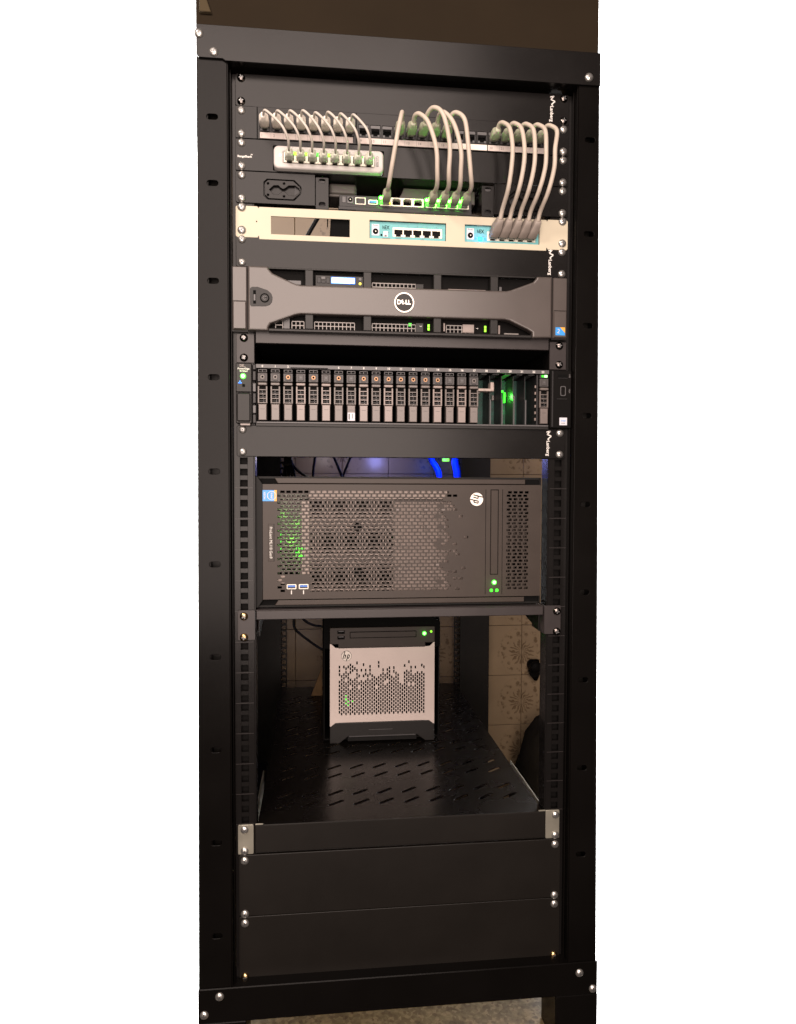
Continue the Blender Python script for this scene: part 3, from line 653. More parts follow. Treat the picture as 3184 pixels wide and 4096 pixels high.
m.box(-121.5, -115.5, -5.2, -4.4, 270.5, 274.5, 'keyl', bev=.4); m.box(-121.5, -115.5, -5.2, -4.4, 276.5, 280, 'key', bev=.4)
m.cyl(-66.2, -5.4, -4.4, 272.8, 2.0, 'keyl', 14); m.cyl(-66.2, -5.4, -4.4, 279.2, 1.8, 'yellow', 12); m.build('control_panel', sv)
m = M(); m.box(-107.6, -73.2, -5.4, -4.4, 270.8, 280.2, 'lcdb', bev=.6); m.box(-106.6, -74.2, -5.8, -5.2, 271.8, 279.4, 'lcd', bev=.4); m.build('screen', sv)
def vent(x0, x1, z0, rows, mt, y=-2):
    m = M(); n = int((x1-x0)/5.35); p = (x1-x0)/n
    for r in range(rows+1): m.box(x0, x1, y, y+1.5, z0+r*5.6-.6, z0+r*5.6+.6, mt)
    for c in range(n+1): m.box(x0+c*p-.55, x0+c*p+.55, y-.1, y+1.4, z0+.6, z0+rows*5.6-.6, mt)
    o = m.build('drive_vent', sv); o['kind'] = 'stuff'
for x0, x1 in ((-186, -176), (-163, -146), (-131, -74), (-48.5, 14.5)): vent(x0, x1, 334.5, 2, 'steel')
vent(-48.5, 14.5, 276.5, 1, 'steel'); vent(60, 100, 334, 2, 'steel')
for x0, x1, z0, z1, mt in ((-175, -166, 331, 346, 'keyl'), (14.6, 26, 332, 346.5, 'bezeld'), (14.6, 26, 276, 283.5, 'bezeld'), (55.5, 58, 331, 343, 'carrierp'), (84, 101, 332, 344, 'carrierp'), (62, 118, 281.5, 284.2, 'carrierp'), (62, 118, 345, 346.5, 'keyl'), (-131, -62, 345.6, 346.8, 'keyl'), (-48, 39, 345.6, 346.8, 'keyl'), (-185, -150, 277, 283, 'keyl'), (138, 142, 276, 284, 'keyl'), (137, 140, 332, 345, 'carrierp'), (146, 168, 343, 345.5, 'steel')):
    m = M(); m.box(x0, x1, -3, -.5, z0, z1, mt, bev=.4); m.build('drive_tray', sv)
m = M()
for x in (33.6, 117.5):
    m.box(x-1.5, x+1.5, -4, -3, 333.6, 337.6, 'lime', bev=.2); m.box(x-1.5, x+1.5, -4, -3, 338.2, 342.4, 'lime', bev=.2)
m.box(4.6, 8.8, -1.4, -.5, 332.2, 336.4, 'green'); m.build('drive_light', sv)
m = M(); m.mesh(text('3', 4.5, 22, 336.5, -3.2, rot=-90), 'print'); m.mesh(text('7', 4.5, 105, 337.5, -3.2, rot=-90), 'print'); m.build('drive_number', sv)
m = M(); m.box(220.2, 234.4, -14.4, -13.9, 335, 346.5, 'stblue'); m.prism([(227, 335), (234.4, 335), (234.4, 343)], -14.7, -14.3, 'storange'); m.mesh(text('2', 9, 224.5, 341, -14.8, rot=-8), 'stwhite'); m.build('sticker', sv)
for sx in (-1, 1):                                                       # bracket behind the gap, one each side
    t = thing('mounting_ear', f'grey mounting ear on the {"left" if sx < 0 else "right"} rail between the two rack servers', 'bracket', (sx*228, 0, 393), 'mounting ears between the rack servers')
    m = M(); m.box(*sorted((sx*241, sx*216)), -1.8, -.2, 354, 394.5, 'shelf', bev=.4); m.box(*sorted((sx*217.4, sx*216)), -.2, 30, 354, 394.5, 'shelf'); m.build('ear', t)
    for z in (8*U+4, 8*U+31.75): screw(t, sx*230.5, -1.8, z, 'dchrome', 5.9)

# ------------------------------------------------------------------ two unit server with the row of drives
dv = thing('drive_server', 'two unit rack server with a row of vertical drive carriers', 'server', (0, 0, 484))
m = M(); m.box(-217, 217, 60, 640, 397.5, 483, 'black'); m.box(-217, 217, 55, 60, 397.5, 483, 'void')
m.box(-214, 214, -6, 60, 396.8, 398, 'bezeld'); m.box(-214, 214, -6, 60, 478, 484, 'bezeld', bev=.5); m.box(-213, 213, -8, -6, 477.5, 480, 'keyl', bev=.5)
m.box(-214, -212, -4, 60, 398, 478, 'void'); m.box(212.6, 214, -4, 60, 398, 478, 'void'); m.build('chassis', dv)
m = M(); m.box(-213.5, 213.5, -7.5, -5.8, 396.8, 402.4, 'keyl', bev=.4); m.box(-165, -112, -7.9, -7.4, 400.6, 401.8, 'black'); m.build('top_strip', dv)
for a, b in ((-243, -217.5), (217.5, 243)): m = M(); m.box(a, b, 4, 640, 352, 483, 'void'); m.build('slide_rail', dv)  # slide rails made tall to block stray white light through the server gap
CX = [-204.3+17.93*i for i in range(18)]+[206.2]
m = M()
for i in range(24):
    if i in (3, 4, 5): continue
    x = -204.3+17.93*i if i < 23 else 204
    m.mesh(text(str(i), 4.3, x, 399.8, -7.7, bold=.08), 'print')
m.build('drive_number', dv)
pale = {3, 5, 8, 10, 14, 16}; copper = {0: 1, 1: 1, 2: 2, 4: 2, 6: 2, 8: 2, 9: 2, 10: 2, 11: 2, 12: 2, 13: 2, 14: 2, 17: 1}
pm = {}
def carrier(i, x):
    cm, hm = ('carrierp', 'handlep') if i in pale else ('carrier', 'handle')
    if 'frame'+cm not in pm:
        m = M(); x0, x1 = -6.7, 6.7
        m.box(x0, x1, -2, 54, H+403.2, H+476.4, 'void')
        m.box(x0+.6, x1-.6, -6, -2, H+403.6, H+408, 'keyl', bev=.4); m.box(x0+1.6, -.4, -6.2, -5.8, H+404.6, H+407.2, 'black'); m.box(.4, x1-1.6, -6.2, -5.8, H+404.6, H+407.2, 'black')
        m.box(x0, x1, -6.5, -2, H+409, H+421, 'cbutton', bev=.5); m.box(x0+.3, x1-.3, -8.5, -2, H+422.6, H+426.4, cm, bev=.8)
        m.box(x0-.1, x0+2.2, -7, -2, H+427.4, H+452, cm, bev=.4); m.box(x1-2.2, x1+.1, -7, -2, H+427.4, H+452, cm, bev=.4)
        for k in range(4): m.box(x0+2.2, x1-2.2, -6.6, -3, H+432.6+6.1*k-.6, H+432.6+6.1*k+.6, cm)
        for k in range(3):
            z = H+435.7+6.1*k; m.box(-1+k, .0+k, -4, -3, z-2.4, z+2.4, 'keyl'); m.box(-4.5, 4.5, -4, -3, z-.2, z+.7, 'key')
        o = m.build('x'); pm['frame'+cm] = o.data; bpy.data.objects.remove(o)
        m = M(); m.prism([(-6.2, H+453), (6.2, H+453), (5.6, H+455), (5.6, H+475.6), (-5.6, H+475.6), (-5.6, H+455)], -8.4, -2, hm, bev=.7); m.box(-3, 3, -8.6, -8.3, H+459.6, H+460, 'cbutton')
        o = m.build('x'); pm['handle'+cm] = o.data; bpy.data.objects.remove(o)
        for kind in (0, 1, 2):
            m = M(); m.box(-3.9, 3.9, -7.4, -6.3, H+410.6, H+419.4, 'cbutton', bev=.5)
            if kind: m.ring(0, -7.9, -7.2, H+414.6, 2.9, 1.5, 'copper' if kind == 2 else 'carrier', 16)
            m.cyl(0, -7.6, -7.2, H+414.6, 1.6, 'black' if kind else 'keyl', 12)
            o = m.build('x'); pm['button%d' % kind] = o.data; bpy.data.objects.remove(o)
    def add(n, me, par, loc):
        o = bpy.data.objects.new(n, me); COL.objects.link(o); o.parent = par; o.location = loc; return o
    dy = random.uniform(-.5, .4)
    c = add('drive_carrier', pm['frame'+cm], dv, P(x, dy, 0)-org_of(dv))
    add('handle', pm['handle'+cm], c, (0, 0, 0)); add('release_button', pm['button%d' % copper.get(i, 0)], c, (0, 0, 0))
for i, x in enumerate(CX): carrier(i, x)
m = M(); m.box(-5.2+CX[7], 5.2+CX[7], -9.2, -8.3, 463.5, 475, 'stwhite'); m.box(-4+CX[7], -2+CX[7], -9.4, -9.1, 465, 473.5, 'dprint'); m.box(1+CX[7], 2+CX[7], -9.4, -9.1, 465, 472, 'dprint'); m.build('sticker', dv)
m = M()                                                                   # partitions and backplane of the empty bays
for i in range(18, 23):
    x = -204.3+17.93*i+9; m.box(x-.5, x+.5, 8, 56, 404, 478, 'key'); m.box(x-.8, x+.8, 2, 8, 440, 478, 'keyl')
    m.box(x-15, x-6, 0, 50, 402.6, 403.6, 'keyl')
m.build('bay_divider', dv)
m = M(); m.box(112, 196, 51, 54, 405, 477, 'pcb')
for k in range(7): m.box(118+11*k, 122+11*k, 46, 51, 418+5*(k % 3), 426+5*(k % 3), 'steel', bev=.5)
m.build('backplane', dv)
m = M(); m.box(108, 128, -2, 14, 424.5, 428.5, 'inner', bev=.5); m.box(126.5, 132, -2, 14, 415, 428.5, 'inner', bev=.8); m.build('empty_bay_clip', dv)
m = M()
for k in range(6): m.box(192.6, 194.6, -5.5, -3, 419+9.6*k, 423+9.6*k, 'carrierp', bev=.3)
m.box(195, 197.4, -5.5, 50, 404, 477, 'key'); m.build('side_spring', dv)
m = M(); m.box(152, 157, 40, 46, 421, 424, 'green'); m.box(158, 160, 40, 46, 424, 440, 'green'); m.build('backplane_light', dv)
led_lamp('backplane_led', 155, 30, 432, .05, (.1, 1, .08), .004)
m = M(); m.box(202, 205.6, -8.4, -7, 404.2, 407.2, 'green', bev=.3); m.box(206.2, 210.6, -8.6, -7, 404.0, 407.6, 'greenw', bev=.3); m.build('drive_light', dv)
m = M(); m.box(-241, -218.6, -12, -2, 396.5, 481, 'bezeld', bev=1.2); m.box(-239.5, -220.5, -14.5, -11.5, 438.5, 478.5, 'bezeld', bev=1.6); m.box(-239.8, -220.2, -12.4, -11.8, 436.2, 438, 'black'); m.box(-235, -221, -13, -3, 481, 484, 'steel', bev=.5)
m.mesh(text('DELL', 4.6, -230.3, 400.4, -12.2, bold=.15), 'carrierp'); m.mesh(text('PowerEdge', 3.6, -230, 404.6, -12.2, bold=.06), 'print'); m.mesh(text('R730xd', 3.4, -230, 408, -12.2, bold=.06), 'print'); m.box(-232, -228.2, -12.3, -11.8, 426, 430, 'black', bev=.5); left = m.build('left_ear', dv)
m = M(); m.cyl(-230.6, -13.4, -11.8, 415, 3.9, 'greenh', 20); m.cyl(-230.8, -13.9, -13, 415, 2.6, 'greenw', 16); m.build('power_button', left)
m = M(); m.box(-237.4, -232.6, -12.6, -11.9, 423.6, 425, 'bluel'); m.box(-235.7, -234.3, -12.6, -11.9, 421.4, 425, 'bluel'); m.build('status_light', left)
led_lamp('power_led', -230.6, -19, 415, .0028, (.12, 1, .06), .003)
m = M()
for z0, z1 in ((398, 405), (407, 420), (424, 436), (438, 452), (455, 466), (468, 480)): m.box(-217.8, -213.4, -9, -2, z0, z1, 'keyl' if z0 in (424, 455) else 'key', bev=.6)
m.build('side_clip', dv)
m = M(); m.box(214.5, 247, -10, -2, 397, 482, 'void', bev=1); m.box(217, 219, -10.6, -9.8, 398, 480, 'key'); m.box(225, 240.5, -10.4, -9.8, 438.4, 439.2, 'key'); m.box(226, 240, -10.5, -9.8, 403.2, 408, 'black'); m.box(226.4, 240.6, -10.6, -9.8, 408, 408.6, 'key'); rear = m.build('right_ear', dv)
m = M(); m.mesh(plate(rrect(229.8, 238.2, 420, 434.6, 2.2, 3), [rrect(231, 237, 421.3, 433.3, 1.5, 3)], -10.9, -9.8, .2), 'keyl'); m.build('video_port', rear)
m = M(); m.box(229, 240.4, -10.9, -9.9, 466.5, 477.6, 'stwhite'); m.mesh(text('intel', 4, 234.7, 471, -11.1), 'stblue'); m.mesh(text('inside', 2.6, 234.7, 474.6, -11.1), 'dprint'); m.build('sticker', rear)
m = M(); m.mesh(text('VGA', 3, 243.8, 427, -10.2, rot=-90), 'dprint'); m.mesh(text('USB', 3, 243.8, 405, -10.2, rot=-90), 'dprint'); m.build('lettering', rear)

# ------------------------------------------------------------------ tower server lying on its side
tw = thing('tower_server', 'black tower server lying on its side behind a perforated bezel', 'server', (0, 0, 746))
def shell(t, name, x0, x1, z0, z1, y0, y1, mt, th=3):
    m = M(); m.box(x0, x0+th, y0, y1, z0, z1, mt, bev=.8); m.box(x1-th, x1, y0, y1, z0, z1, mt, bev=.8); m.box(x0+th, x1-th, y0+1, y1, z0, z0+th, mt); m.box(x0+th, x1-th, y0+1, y1, z1-th, z1, mt); m.box(x0+th, x1-th, y1-th, y1, z0+th, z1-th, mt)
    return m.build(name, t)
shell(tw, 'case', -216.5, 209.5, 555.2, 746.2, 12, 480, 'towerd')
m = M(); m.prism([(-216.5, 555.2), (-213, 555.2), (-206, 566), (-206, 735), (-213, 746), (-216.5, 746)], 8, 14, 'towerd', bev=.6)
m.prism([(-212, 555.4), (205, 555.4), (208, 566), (-206, 566)], 14, 24, 'black'); m.prism([(-206, 735), (208, 735), (205, 746), (-212, 746)], 14, 24, 'black')
m.prism([(-189, 557.2), (184, 558.2), (184, 565.4), (-184, 565.2)], 9.5, 16, 'tower', bev=.8); m.prism([(-184, 735.6), (184, 735.6), (184, 743), (-189, 743)], 9.5, 16, 'tower', bev=.8); m.build('bezel_rim', tw)
# perforated face: rows of slots in a brick bond
fx0, fx1, fz0, fz1 = -207.3, 208.6, 566.3, 734.2
RP, CP, HW, HH = 5.16, 8.62, 6.4, 3.5
rows = [577.4+RP*k for k in range(29)]
rnd = random.Random(3)
m = M()
def solid(x0, x1, z0, z1): m.box(x0, x1, 9.5, 11.2, z0, z1, 'tower')
GX0, GX1, RX0, RX1 = -186.5, 101, 155.5, 196
solid(fx0, GX0, fz0, fz1); solid(GX1, RX0, fz0, fz1); solid(RX1, fx1, fz0, fz1)
for a, b in ((GX0, GX1), (RX0, RX1)):
    solid(a, b, fz0, rows[0]-HH/2); solid(a, b, rows[-1]+HH/2, fz1)
    for r in range(28): solid(a, b, rows[r]+HH/2, rows[r+1]-HH/2)
fade = [62, 70, 58, 66, 60, 74, 62, 54, 66, 58, 62, 62, 62, 66, 58, 60, 62, 66, 66, 66, 58, 62, 64, 66, 58, 62, 60, 64, 72]
for r, z in enumerate(rows):
    xs = []; x = -181.8+(CP/2 if r % 2 == 0 and r else (4.3 if r == 0 else 0))
    while x < 97:
        keep = x < fade[r]-10 or (x < fade[r]+6 and rnd.random() < .72) or (x >= fade[r]+6 and rnd.random() < .13)
        if r == 0: keep = x < 64
        if 23.0 < r < 28.5 and -176 < x < -136 : keep = False
        if r > 26 and x < -180: keep = True
        if keep: xs.append(x)
        x += CP
    prev = GX0
    for x in xs: solid(prev, x-HW/2, z-HH/2, z+HH/2); prev = x+HW/2
    solid(prev, GX1, z-HH/2, z+HH/2)
    xs = [160.5+CP*k+(0 if r % 2 == 0 else -2.2) for k in range(4)]
    prev = RX0
    for x in xs:
        w = HW-.6; solid(prev, max(x-w/2, prev+.1), z-HH/2, z+HH/2); prev = x+w/2
    solid(prev, RX1, z-HH/2, z+HH/2)
face = m.build('perforated_bezel', tw)
# grille, fan guards and drive cage seen through the holes
m = M()
def lattice(x0, x1, z0, z1, px, pz, w, y, mt):
    r = 0; z = z0
    while z < z1:
        m.box(x0, x1, y, y+1, z-w/2, z+w/2, mt)
        x = x0+(px/2 if r % 2 else 0)
        while x < x1: m.box(x-w/2, x+w/2, y+.05, y+.95, z+w/2, z+pz-w/2, mt); x += px
        z += pz; r += 1
lattice(-140, -14, 590, 725, 6.9, 5.75, 2.0, 19, 'inner')
lattice(-188, -141, 582, 700, 7.4, 5.4, 1.9, 34, 'steel')
lattice(154, 198, 585, 728, 6.3, 5.5, 2.2, 18, 'tower')
m.box(-14, 99, 24, 26, 592, 728, 'inner'); m.box(-140, 66, 16, 18, 574, 588, 'inner'); m.box(-150, -139, 15, 17, 590, 725, 'inner'); m.box(-188, -140, 17, 19, 700, 712, 'inner')
for x, z in ((-67.5, 629.5), (-67.4, 695.1)): m.cyl(x, 17, 30, z, 6.5, 'black', 24)
for x, z in ((34, 604), (60, 604), (34, 630), (60, 630), (52, 686), (60, 686), (-8, 604), (-8, 690), (-172, 705), (-150, 610)): m.box(x-3, x+3, 14, 24, z-1.6, z+1.6, 'carrierp')
m.build('inner_grille', tw)
m = M(); m.box(-190, 205, 70, 72, 570, 732, 'black'); m.build('inner_wall', tw)
m = M()
for x, z in ((-182, 640), (-182, 650.4), (-182, 661), (-156, 660), (-148, 661), (-157, 667), (-152, 672), (-148, 672)): m.box(x-2.2, x+2.2, 14.5, 16, z-1.4, z+1.4, 'green', bev=.3)
m.build('inner_light', tw)
for x, z, p in ((-166, 650, .022), (-178, 612, .008), (-153, 670, .022), (-158, 625, .010)): led_lamp('inner_led', x, 20, z, p, (.20, 1, .04), .004)
m = M(); m.cyl(109.4, 8.4, 10, 587.9, 9.8, 'logo', 40)
def stroke(pts, w, y, mt):
    for (x0, z0), (x1, z1) in zip(pts, pts[1:]):
        d = Vector((x1-x0, z1-z0)); L = d.length; d = d/L; q = Vector((-d.y, d.x))*w/2; e = d*w*.35
        m.prism([(x0-e.x+q.x, z0-e.y+q.y), (x1+e.x+q.x, z1+e.y+q.y), (x1+e.x-q.x, z1+e.y-q.y), (x0-e.x-q.x, z0-e.y-q.y)], y, y+.5, mt)
HPL = [[(-2.3, -9.2), (-5.6, 4.6)], [(-3.9, -1.9), (-1.0, -2.1), (-.6, -1.2), (-2.2, 4.6)], [(1.0, 9.2), (3.6, -2.1), (6.2, -2.1), (6.6, -1.2), (5.4, 3.4), (4.9, 4.2), (2.2, 4.2)]]
def hp(cx, cz, s, y, mt, turn):
    for ln in HPL:
        pts = [(-.9+a, b) for a, b in ln]
        pts = [(cx-b*s, cz+a*s) if turn else (cx+a*s, cz+b*s) for a, b in pts]; stroke(pts, 1.5*s, y, mt)
hp(109.4, 587.9, 1.0, 7.9, 'void', 1); m.build('badge', tw)
m = M()
for x in (123.6, 149.2): m.box(x-.35, x+.35, 9.2, 9.6, 573, 731, 'black')
for a, b, c, d in ((130.7, 143.2, 573.2, 574.3), (130.7, 143.2, 700.4, 701.2), (130.7, 131.6, 574.3, 700.4), (142.3, 143.2, 574.3, 700.4)): m.box(a, b, 9.2, 9.7, c, d, 'black')
m.box(132, 142, 9.0, 9.7, 575, 700, 'tower', bev=.3); m.build('disc_drive', tw)
m = M(); m.cyl(137.2, 8.2, 9.8, 712.8, 3.6, 'greenh', 20); m.cyl(137.2, 7.9, 9, 712.8, 2.6, 'greenw', 16); m.build('power_button', tw)
for x in (133.0, 141.5): m = M(); m.box(x-2.2, x+2.2, 8.4, 9.8, 722.8, 727.2, 'greenh', bev=.8); m.build('status_light', tw)
led_lamp('tower_led', 137.2, 0, 717, .0045, (.12, 1, .06), .004)
for x0 in (-171.8, -154.3):
    m = M(); m.mesh(plate(rrect(x0, x0+14.2, 712.2, 719.6, 1.4, 3), [rrect(x0+1.5, x0+12.7, 713.6, 718.3, .5, 2)], 8.6, 11, .3), 'metalport'); m.box(x0+1.6, x0+12.6, 9.2, 11, 713.6, 716.4, 'usb'); m.box(x0+1.6, x0+12.6, 11, 12, 716, 718.4, 'black')
    m.box(x0+6.2, x0+7.6, 9.1, 9.6, 721.4, 727, 'print', bev=.3); m.build('usb_port', tw)
m = M(); m.box(-206.9, -189.4, 9.0, 9.6, 575, 591, 'stblue'); m.box(-189.4, -185.8, 9.0, 9.6, 575, 591, 'storange'); m.ring(-192.8, 8.7, 9.1, 583, 6.6, 5.8, 'stwhite', 24)
m.mesh(text('intel', 5, -192.8, 583, 8.8, rot=-90, bold=.1), 'stwhite'); m.mesh(text('inside', 3.2, -198.6, 583, 8.8, rot=-90), 'stwhite'); m.mesh(text('XEON', 3.8, -203.2, 583, 8.8, rot=-90, bold=.1), 'stwhite'); m.build('sticker', tw)
m = M(); m.box(-198.2, -189.9, 9.1, 9.7, 624, 678.5, 'tower', bev=.4); m.box(-190.2, -189.4, 9.1, 9.6, 624, 678.5, 'towerd'); m.mesh(text('ProLiant ML110 Gen9', 5.6, -194.4, 651.2, 9.0, rot=-90, sx=.92), 'print'); m.build('name_plate', tw)

# ------------------------------------------------------------------ shelves
def sheet_xy(x0, x1, y0, y1, zd, holes, th, mt, name, par):
    cu = bpy.data.curves.new('sheet', 'CURVE'); cu.dimensions = '2D'; cu.fill_mode = 'BOTH'
    for ring in [[(x0, y0), (x1, y0), (x1, y1), (x0, y1)]]+holes:
        sp = cu.splines.new('POLY'); sp.points.add(len(ring)-1); sp.use_cyclic_u = True
        for p, (x, y) in zip(sp.points, ring): p.co = (x/1000, y/1000, 0, 1)
    cu.extrude = th/2000
    o = bpy.data.objects.new('sheet', cu); me = bpy.data.meshes.new_from_object(o); me.transform(Matrix.Translation((0, 0, (H-zd-th/2)/1000)))
    bpy.data.objects.remove(o); bpy.data.curves.remove(cu)
    m = M(); m.mesh(me, mt); return m.build(name, par)
s1 = thing('rack_shelf', 'grey steel rack shelf carrying the tower server', 'shelf', (0, 0, 762))
m = M(); m.box(-214.5, 210, -3, -1.2, 748.2, 761.5, 'shelf', bev=.9); m.box(-214.5, 210, -1.2, 560, 747.6, 749, 'shelf'); m.build('tray', s1)
for sx, x0, x1 in ((-1, -240.8, -216.3), (1, 211.8, 237.2)):
    m = M(); m.mesh(plate(rrect(x0, x1, 747.4, 790.6, 1.6, 2), [], -2.8, -.4, .4), 'shelf'); xi = x1-1.4 if sx < 0 else x0
    m.mesh(plate(rrect(xi, xi+1.4, 747.4, 790.6, .3, 1), [], -.4, 60, .1), 'shelf'); m.build('ear', s1)
    m = M(); bm_pts = [(20, 749), (20, 790), (260, 752), (260, 749)]
    xg = -213 if sx < 0 else 210
    vs = [P(xg, y, z) for y, z in bm_pts]+[P(xg+1.4, y, z) for y, z in bm_pts]
    m.faces(vs, [(0, 1, 2, 3), (7, 6, 5, 4), (0, 4, 5, 1), (1, 5, 6, 2), (2, 6, 7, 3), (3, 7, 4, 0)], 'dpanel'); m.build('gusset', s1)
    for z in (17*U+.5, 17*U+31): screw(s1, sx*231-(1 if sx < 0 else 0), -2.8, z, 'dchrome' if sx > 0 else 'brass', 6.0)
s2 = thing('vented_shelf', 'deep black vented shelf carrying the small silver server', 'shelf', (0, 0, 1102))
holes = []
for j, y in enumerate((62, 99, 167, 204, 272, 309, 377, 414, 482, 519, 587, 624)):
    for i in range(-5, 5):
        cx = 0.5+39.7*i+(0 if i < 5 else 0)+20; L, w = 12.5, 3.5; d = Vector((.80, .60)); q = Vector((-.60, .80))
        pts = []
        for e, a0 in ((1, -90), (-1, 90)):
            for k in range(4):
                t = math.radians(a0+60*k); v = d*(e*L)+ (d*math.cos(t)+q*math.sin(t))*w; pts.append((cx+v.x, y+v.y))
        holes.append(pts)
sheet_xy(-214, 214, -1, 715, 1063.2, holes, 1.6, 'tray', 'tray', s2)
m = M(); m.box(-218, 216.5, -3.4, -1.2, 1061.2, 1102.5, 'dpanel', bev=1.4); m.box(-214, -212.4, 0, 715, 1064.8, 1078, 'dpanel'); m.box(212.4, 214, 0, 715, 1064.8, 1078, 'dpanel'); m.build('lip', s2)
for sx, x0, x1 in ((-1, -242, -219.6), (1, 217.4, 239)):
    m = M(); m.mesh(plate(rrect(x0, x1, 1060.4, 1104, 1.8, 3), [], -2.8, -.3, .5), 'silver'); xi = x1-1.4 if sx < 0 else x0
    m.box(xi, xi+1.4, -.3, 200, 1062, 1103, 'silver'); m.build('ear', s2)
    m = M(); a = sorted((sx*217, sx*206)); m.box(*a, -4.2, -2, 1059.2, 1061, 'silver', bev=.4); m.build('clip', s2)
    for z in (1067.6, 1099.0): screw(s2, sx*232.5, -2.8, z, 'zinc', 5.9)

# ------------------------------------------------------------------ small silver server
mc = thing('small_server', 'small cube server with perforated silver front on the lower shelf', 'server', (-3, 330, 1063))
K = lambda v: -126+(v+126)*.9116
Z = lambda v: 567+(v-567)*.9116
FX0, FX1 = K(-102), K(120)
shell(mc, 'case', K(-115.5), K(132.4), 822, 1060, 330, 560, 'void', 3)
m = M(); m.prism([(K(-115), 822), (K(118), 821.5), (K(132), 832), (K(132), 880), (FX1, 880), (FX1, 839.2), (FX0, 839.2), (FX0, 880), (K(-115), 880)], 322, 332, 'black', bev=.5); m.build('hood', mc)
m = M(); top = [(FX0, 839.5), (FX1, 839.5), (FX1, Z(898.5)), (K(109), Z(909)), (K(-90.3), Z(909)), (FX0, Z(898.5))]
m.prism(top, 319, 330, 'tower', bev=.7); m.build('top_panel', mc)
m = M(); bot = [(FX0, Z(1076)), (K(-90.2), Z(1067)), (K(108.2), Z(1067)), (FX1, Z(1076)), (FX1, 1062.4), (K(101), 1062.4), (K(82), 1050), (K(-64), 1050), (K(-82), 1062.6), (FX0, 1062.6)]
m.prism(bot, 318, 330, 'bezeld', bev=1.0); m.box(K(-62), K(80), 316, 320, 1048.4, 1050.4, 'keyl', bev=.7); m.box(K(-64), K(82), 322, 330, 1050, 1060, 'towerd'); m.box(K(-20), K(30), 317.4, 318, 1037, 1037.8, 'keyl'); m.build('base_panel', mc)
m = M()
def sl(x0, x1, z0, z1): m.box(x0, x1, 319, 320.6, z0, z1, 'silverf')
hx0, cp, rp, hw, hh = K(-81.8), 4.18, 7.26, 2.9, 5.6
hz1 = Z(1044.3); nr = 20
gx0, gx1 = hx0-hw/2-.6, hx0+39*cp+hw/2+.6
ztop, zbot = hz1-16*rp, hz1+rp*.9
sl(FX0+.3, gx0, Z(900), Z(1074.5)); sl(gx1, FX1-.3, Z(900), Z(1074.5))
m.prism([(gx0, Z(909.4)), (gx1, Z(909.4)), (gx1, ztop), (gx0, ztop)], 319, 320.6, 'silverf'); m.prism([(gx0, zbot), (gx1, zbot), (gx1, Z(1066.6)), (gx0, Z(1066.6))], 319, 320.6, 'silverf')
rnd = random.Random(11)
for c in range(40):
    x = hx0+c*cp; a = gx0 if c == 0 else x-cp+hw/2
    sl(a, x-hw/2, ztop, zbot)
    off = 0 if c % 2 == 0 else rp/2; prev = zbot
    for r in range(nr):
        z = hz1+off-r*rp
        if z-hh/2 < ztop+.5: break
        h = r/14.0; pk = 1 if r < 7 else (.86 if r < 9 else (.66 if r < 11 else (.42 if r < 13 else (.16 if r < 14 else 0))))
        if rnd.random() > pk: continue
        sl(x-hw/2, x+hw/2, z+hh/2, prev); prev = z-hh/2
    sl(x-hw/2, x+hw/2, ztop, prev)
sl(hx0+39*cp+hw/2, gx1, ztop, zbot)
m.build('perforated_front', mc)
m = M(); m.box(FX0+3, FX1-3, 330, 332, 880, 1030, 'black'); m.build('inner_wall', mc)
m = M(); cx, cz = K(-67.2), Z(925.4); m.cyl(cx, 318.2, 319.5, cz, 9.9, 'tower', 32); m.cyl(cx, 317.8, 319, cz, 9.3, 'logo', 32); hp(cx, cz, .98, 317.4, 'void', 0); m.build('badge', mc)
for z0 in (Z(871.5), Z(883.2)):
    m = M(); m.box(K(-86), K(-71), 318.2, 319.4, z0, z0+6.4, 'black'); m.box(K(-84), K(-73), 317.9, 318.4, z0+.6, z0+2.4, 'keyl'); m.build('usb_port', mc)
m = M(); xa, xb, za, zb = K(-60.3), K(80.5), Z(874.6), Z(888.4)
for a, b, c, d in ((xa, xb, za, za+1), (xa, xb, zb-1, zb), (xa, xa+1, za, zb), (xb-1, xb, za, zb)): m.box(a, b, 318.3, 319.4, c, d, 'black')
m.box(xa+1.3, xb-1.3, 318, 319.4, za+1.3, zb-1.3, 'tower', bev=.3); m.build('disc_drive', mc)
m = M(); m.cyl(K(97.5), 317.4, 319, Z(880.6), 4.0, 'greenh', 20); m.cyl(K(97.5), 317, 318, Z(880.6), 3.0, 'greenw', 16); m.build('power_button', mc)
m = M(); m.cyl(K(112), 317.4, 319, Z(876.9), 2.2, 'lime', 14); m.build('status_light', mc)
led_lamp('small_server_led', K(97.5), 308, Z(880.6), .0035, (.12, 1, .06), .004)
m = M()
for c, r in ((3, 4), (4, 2.5), (6, 2.5), (3, 2), (4, 1.5), (3, 3.2)): m.box(hx0+c*cp-1.2, hx0+c*cp+1.2, 322, 323, hz1-r*rp-2, hz1-r*rp+1.6, 'green')
m.build('inner_light', mc)

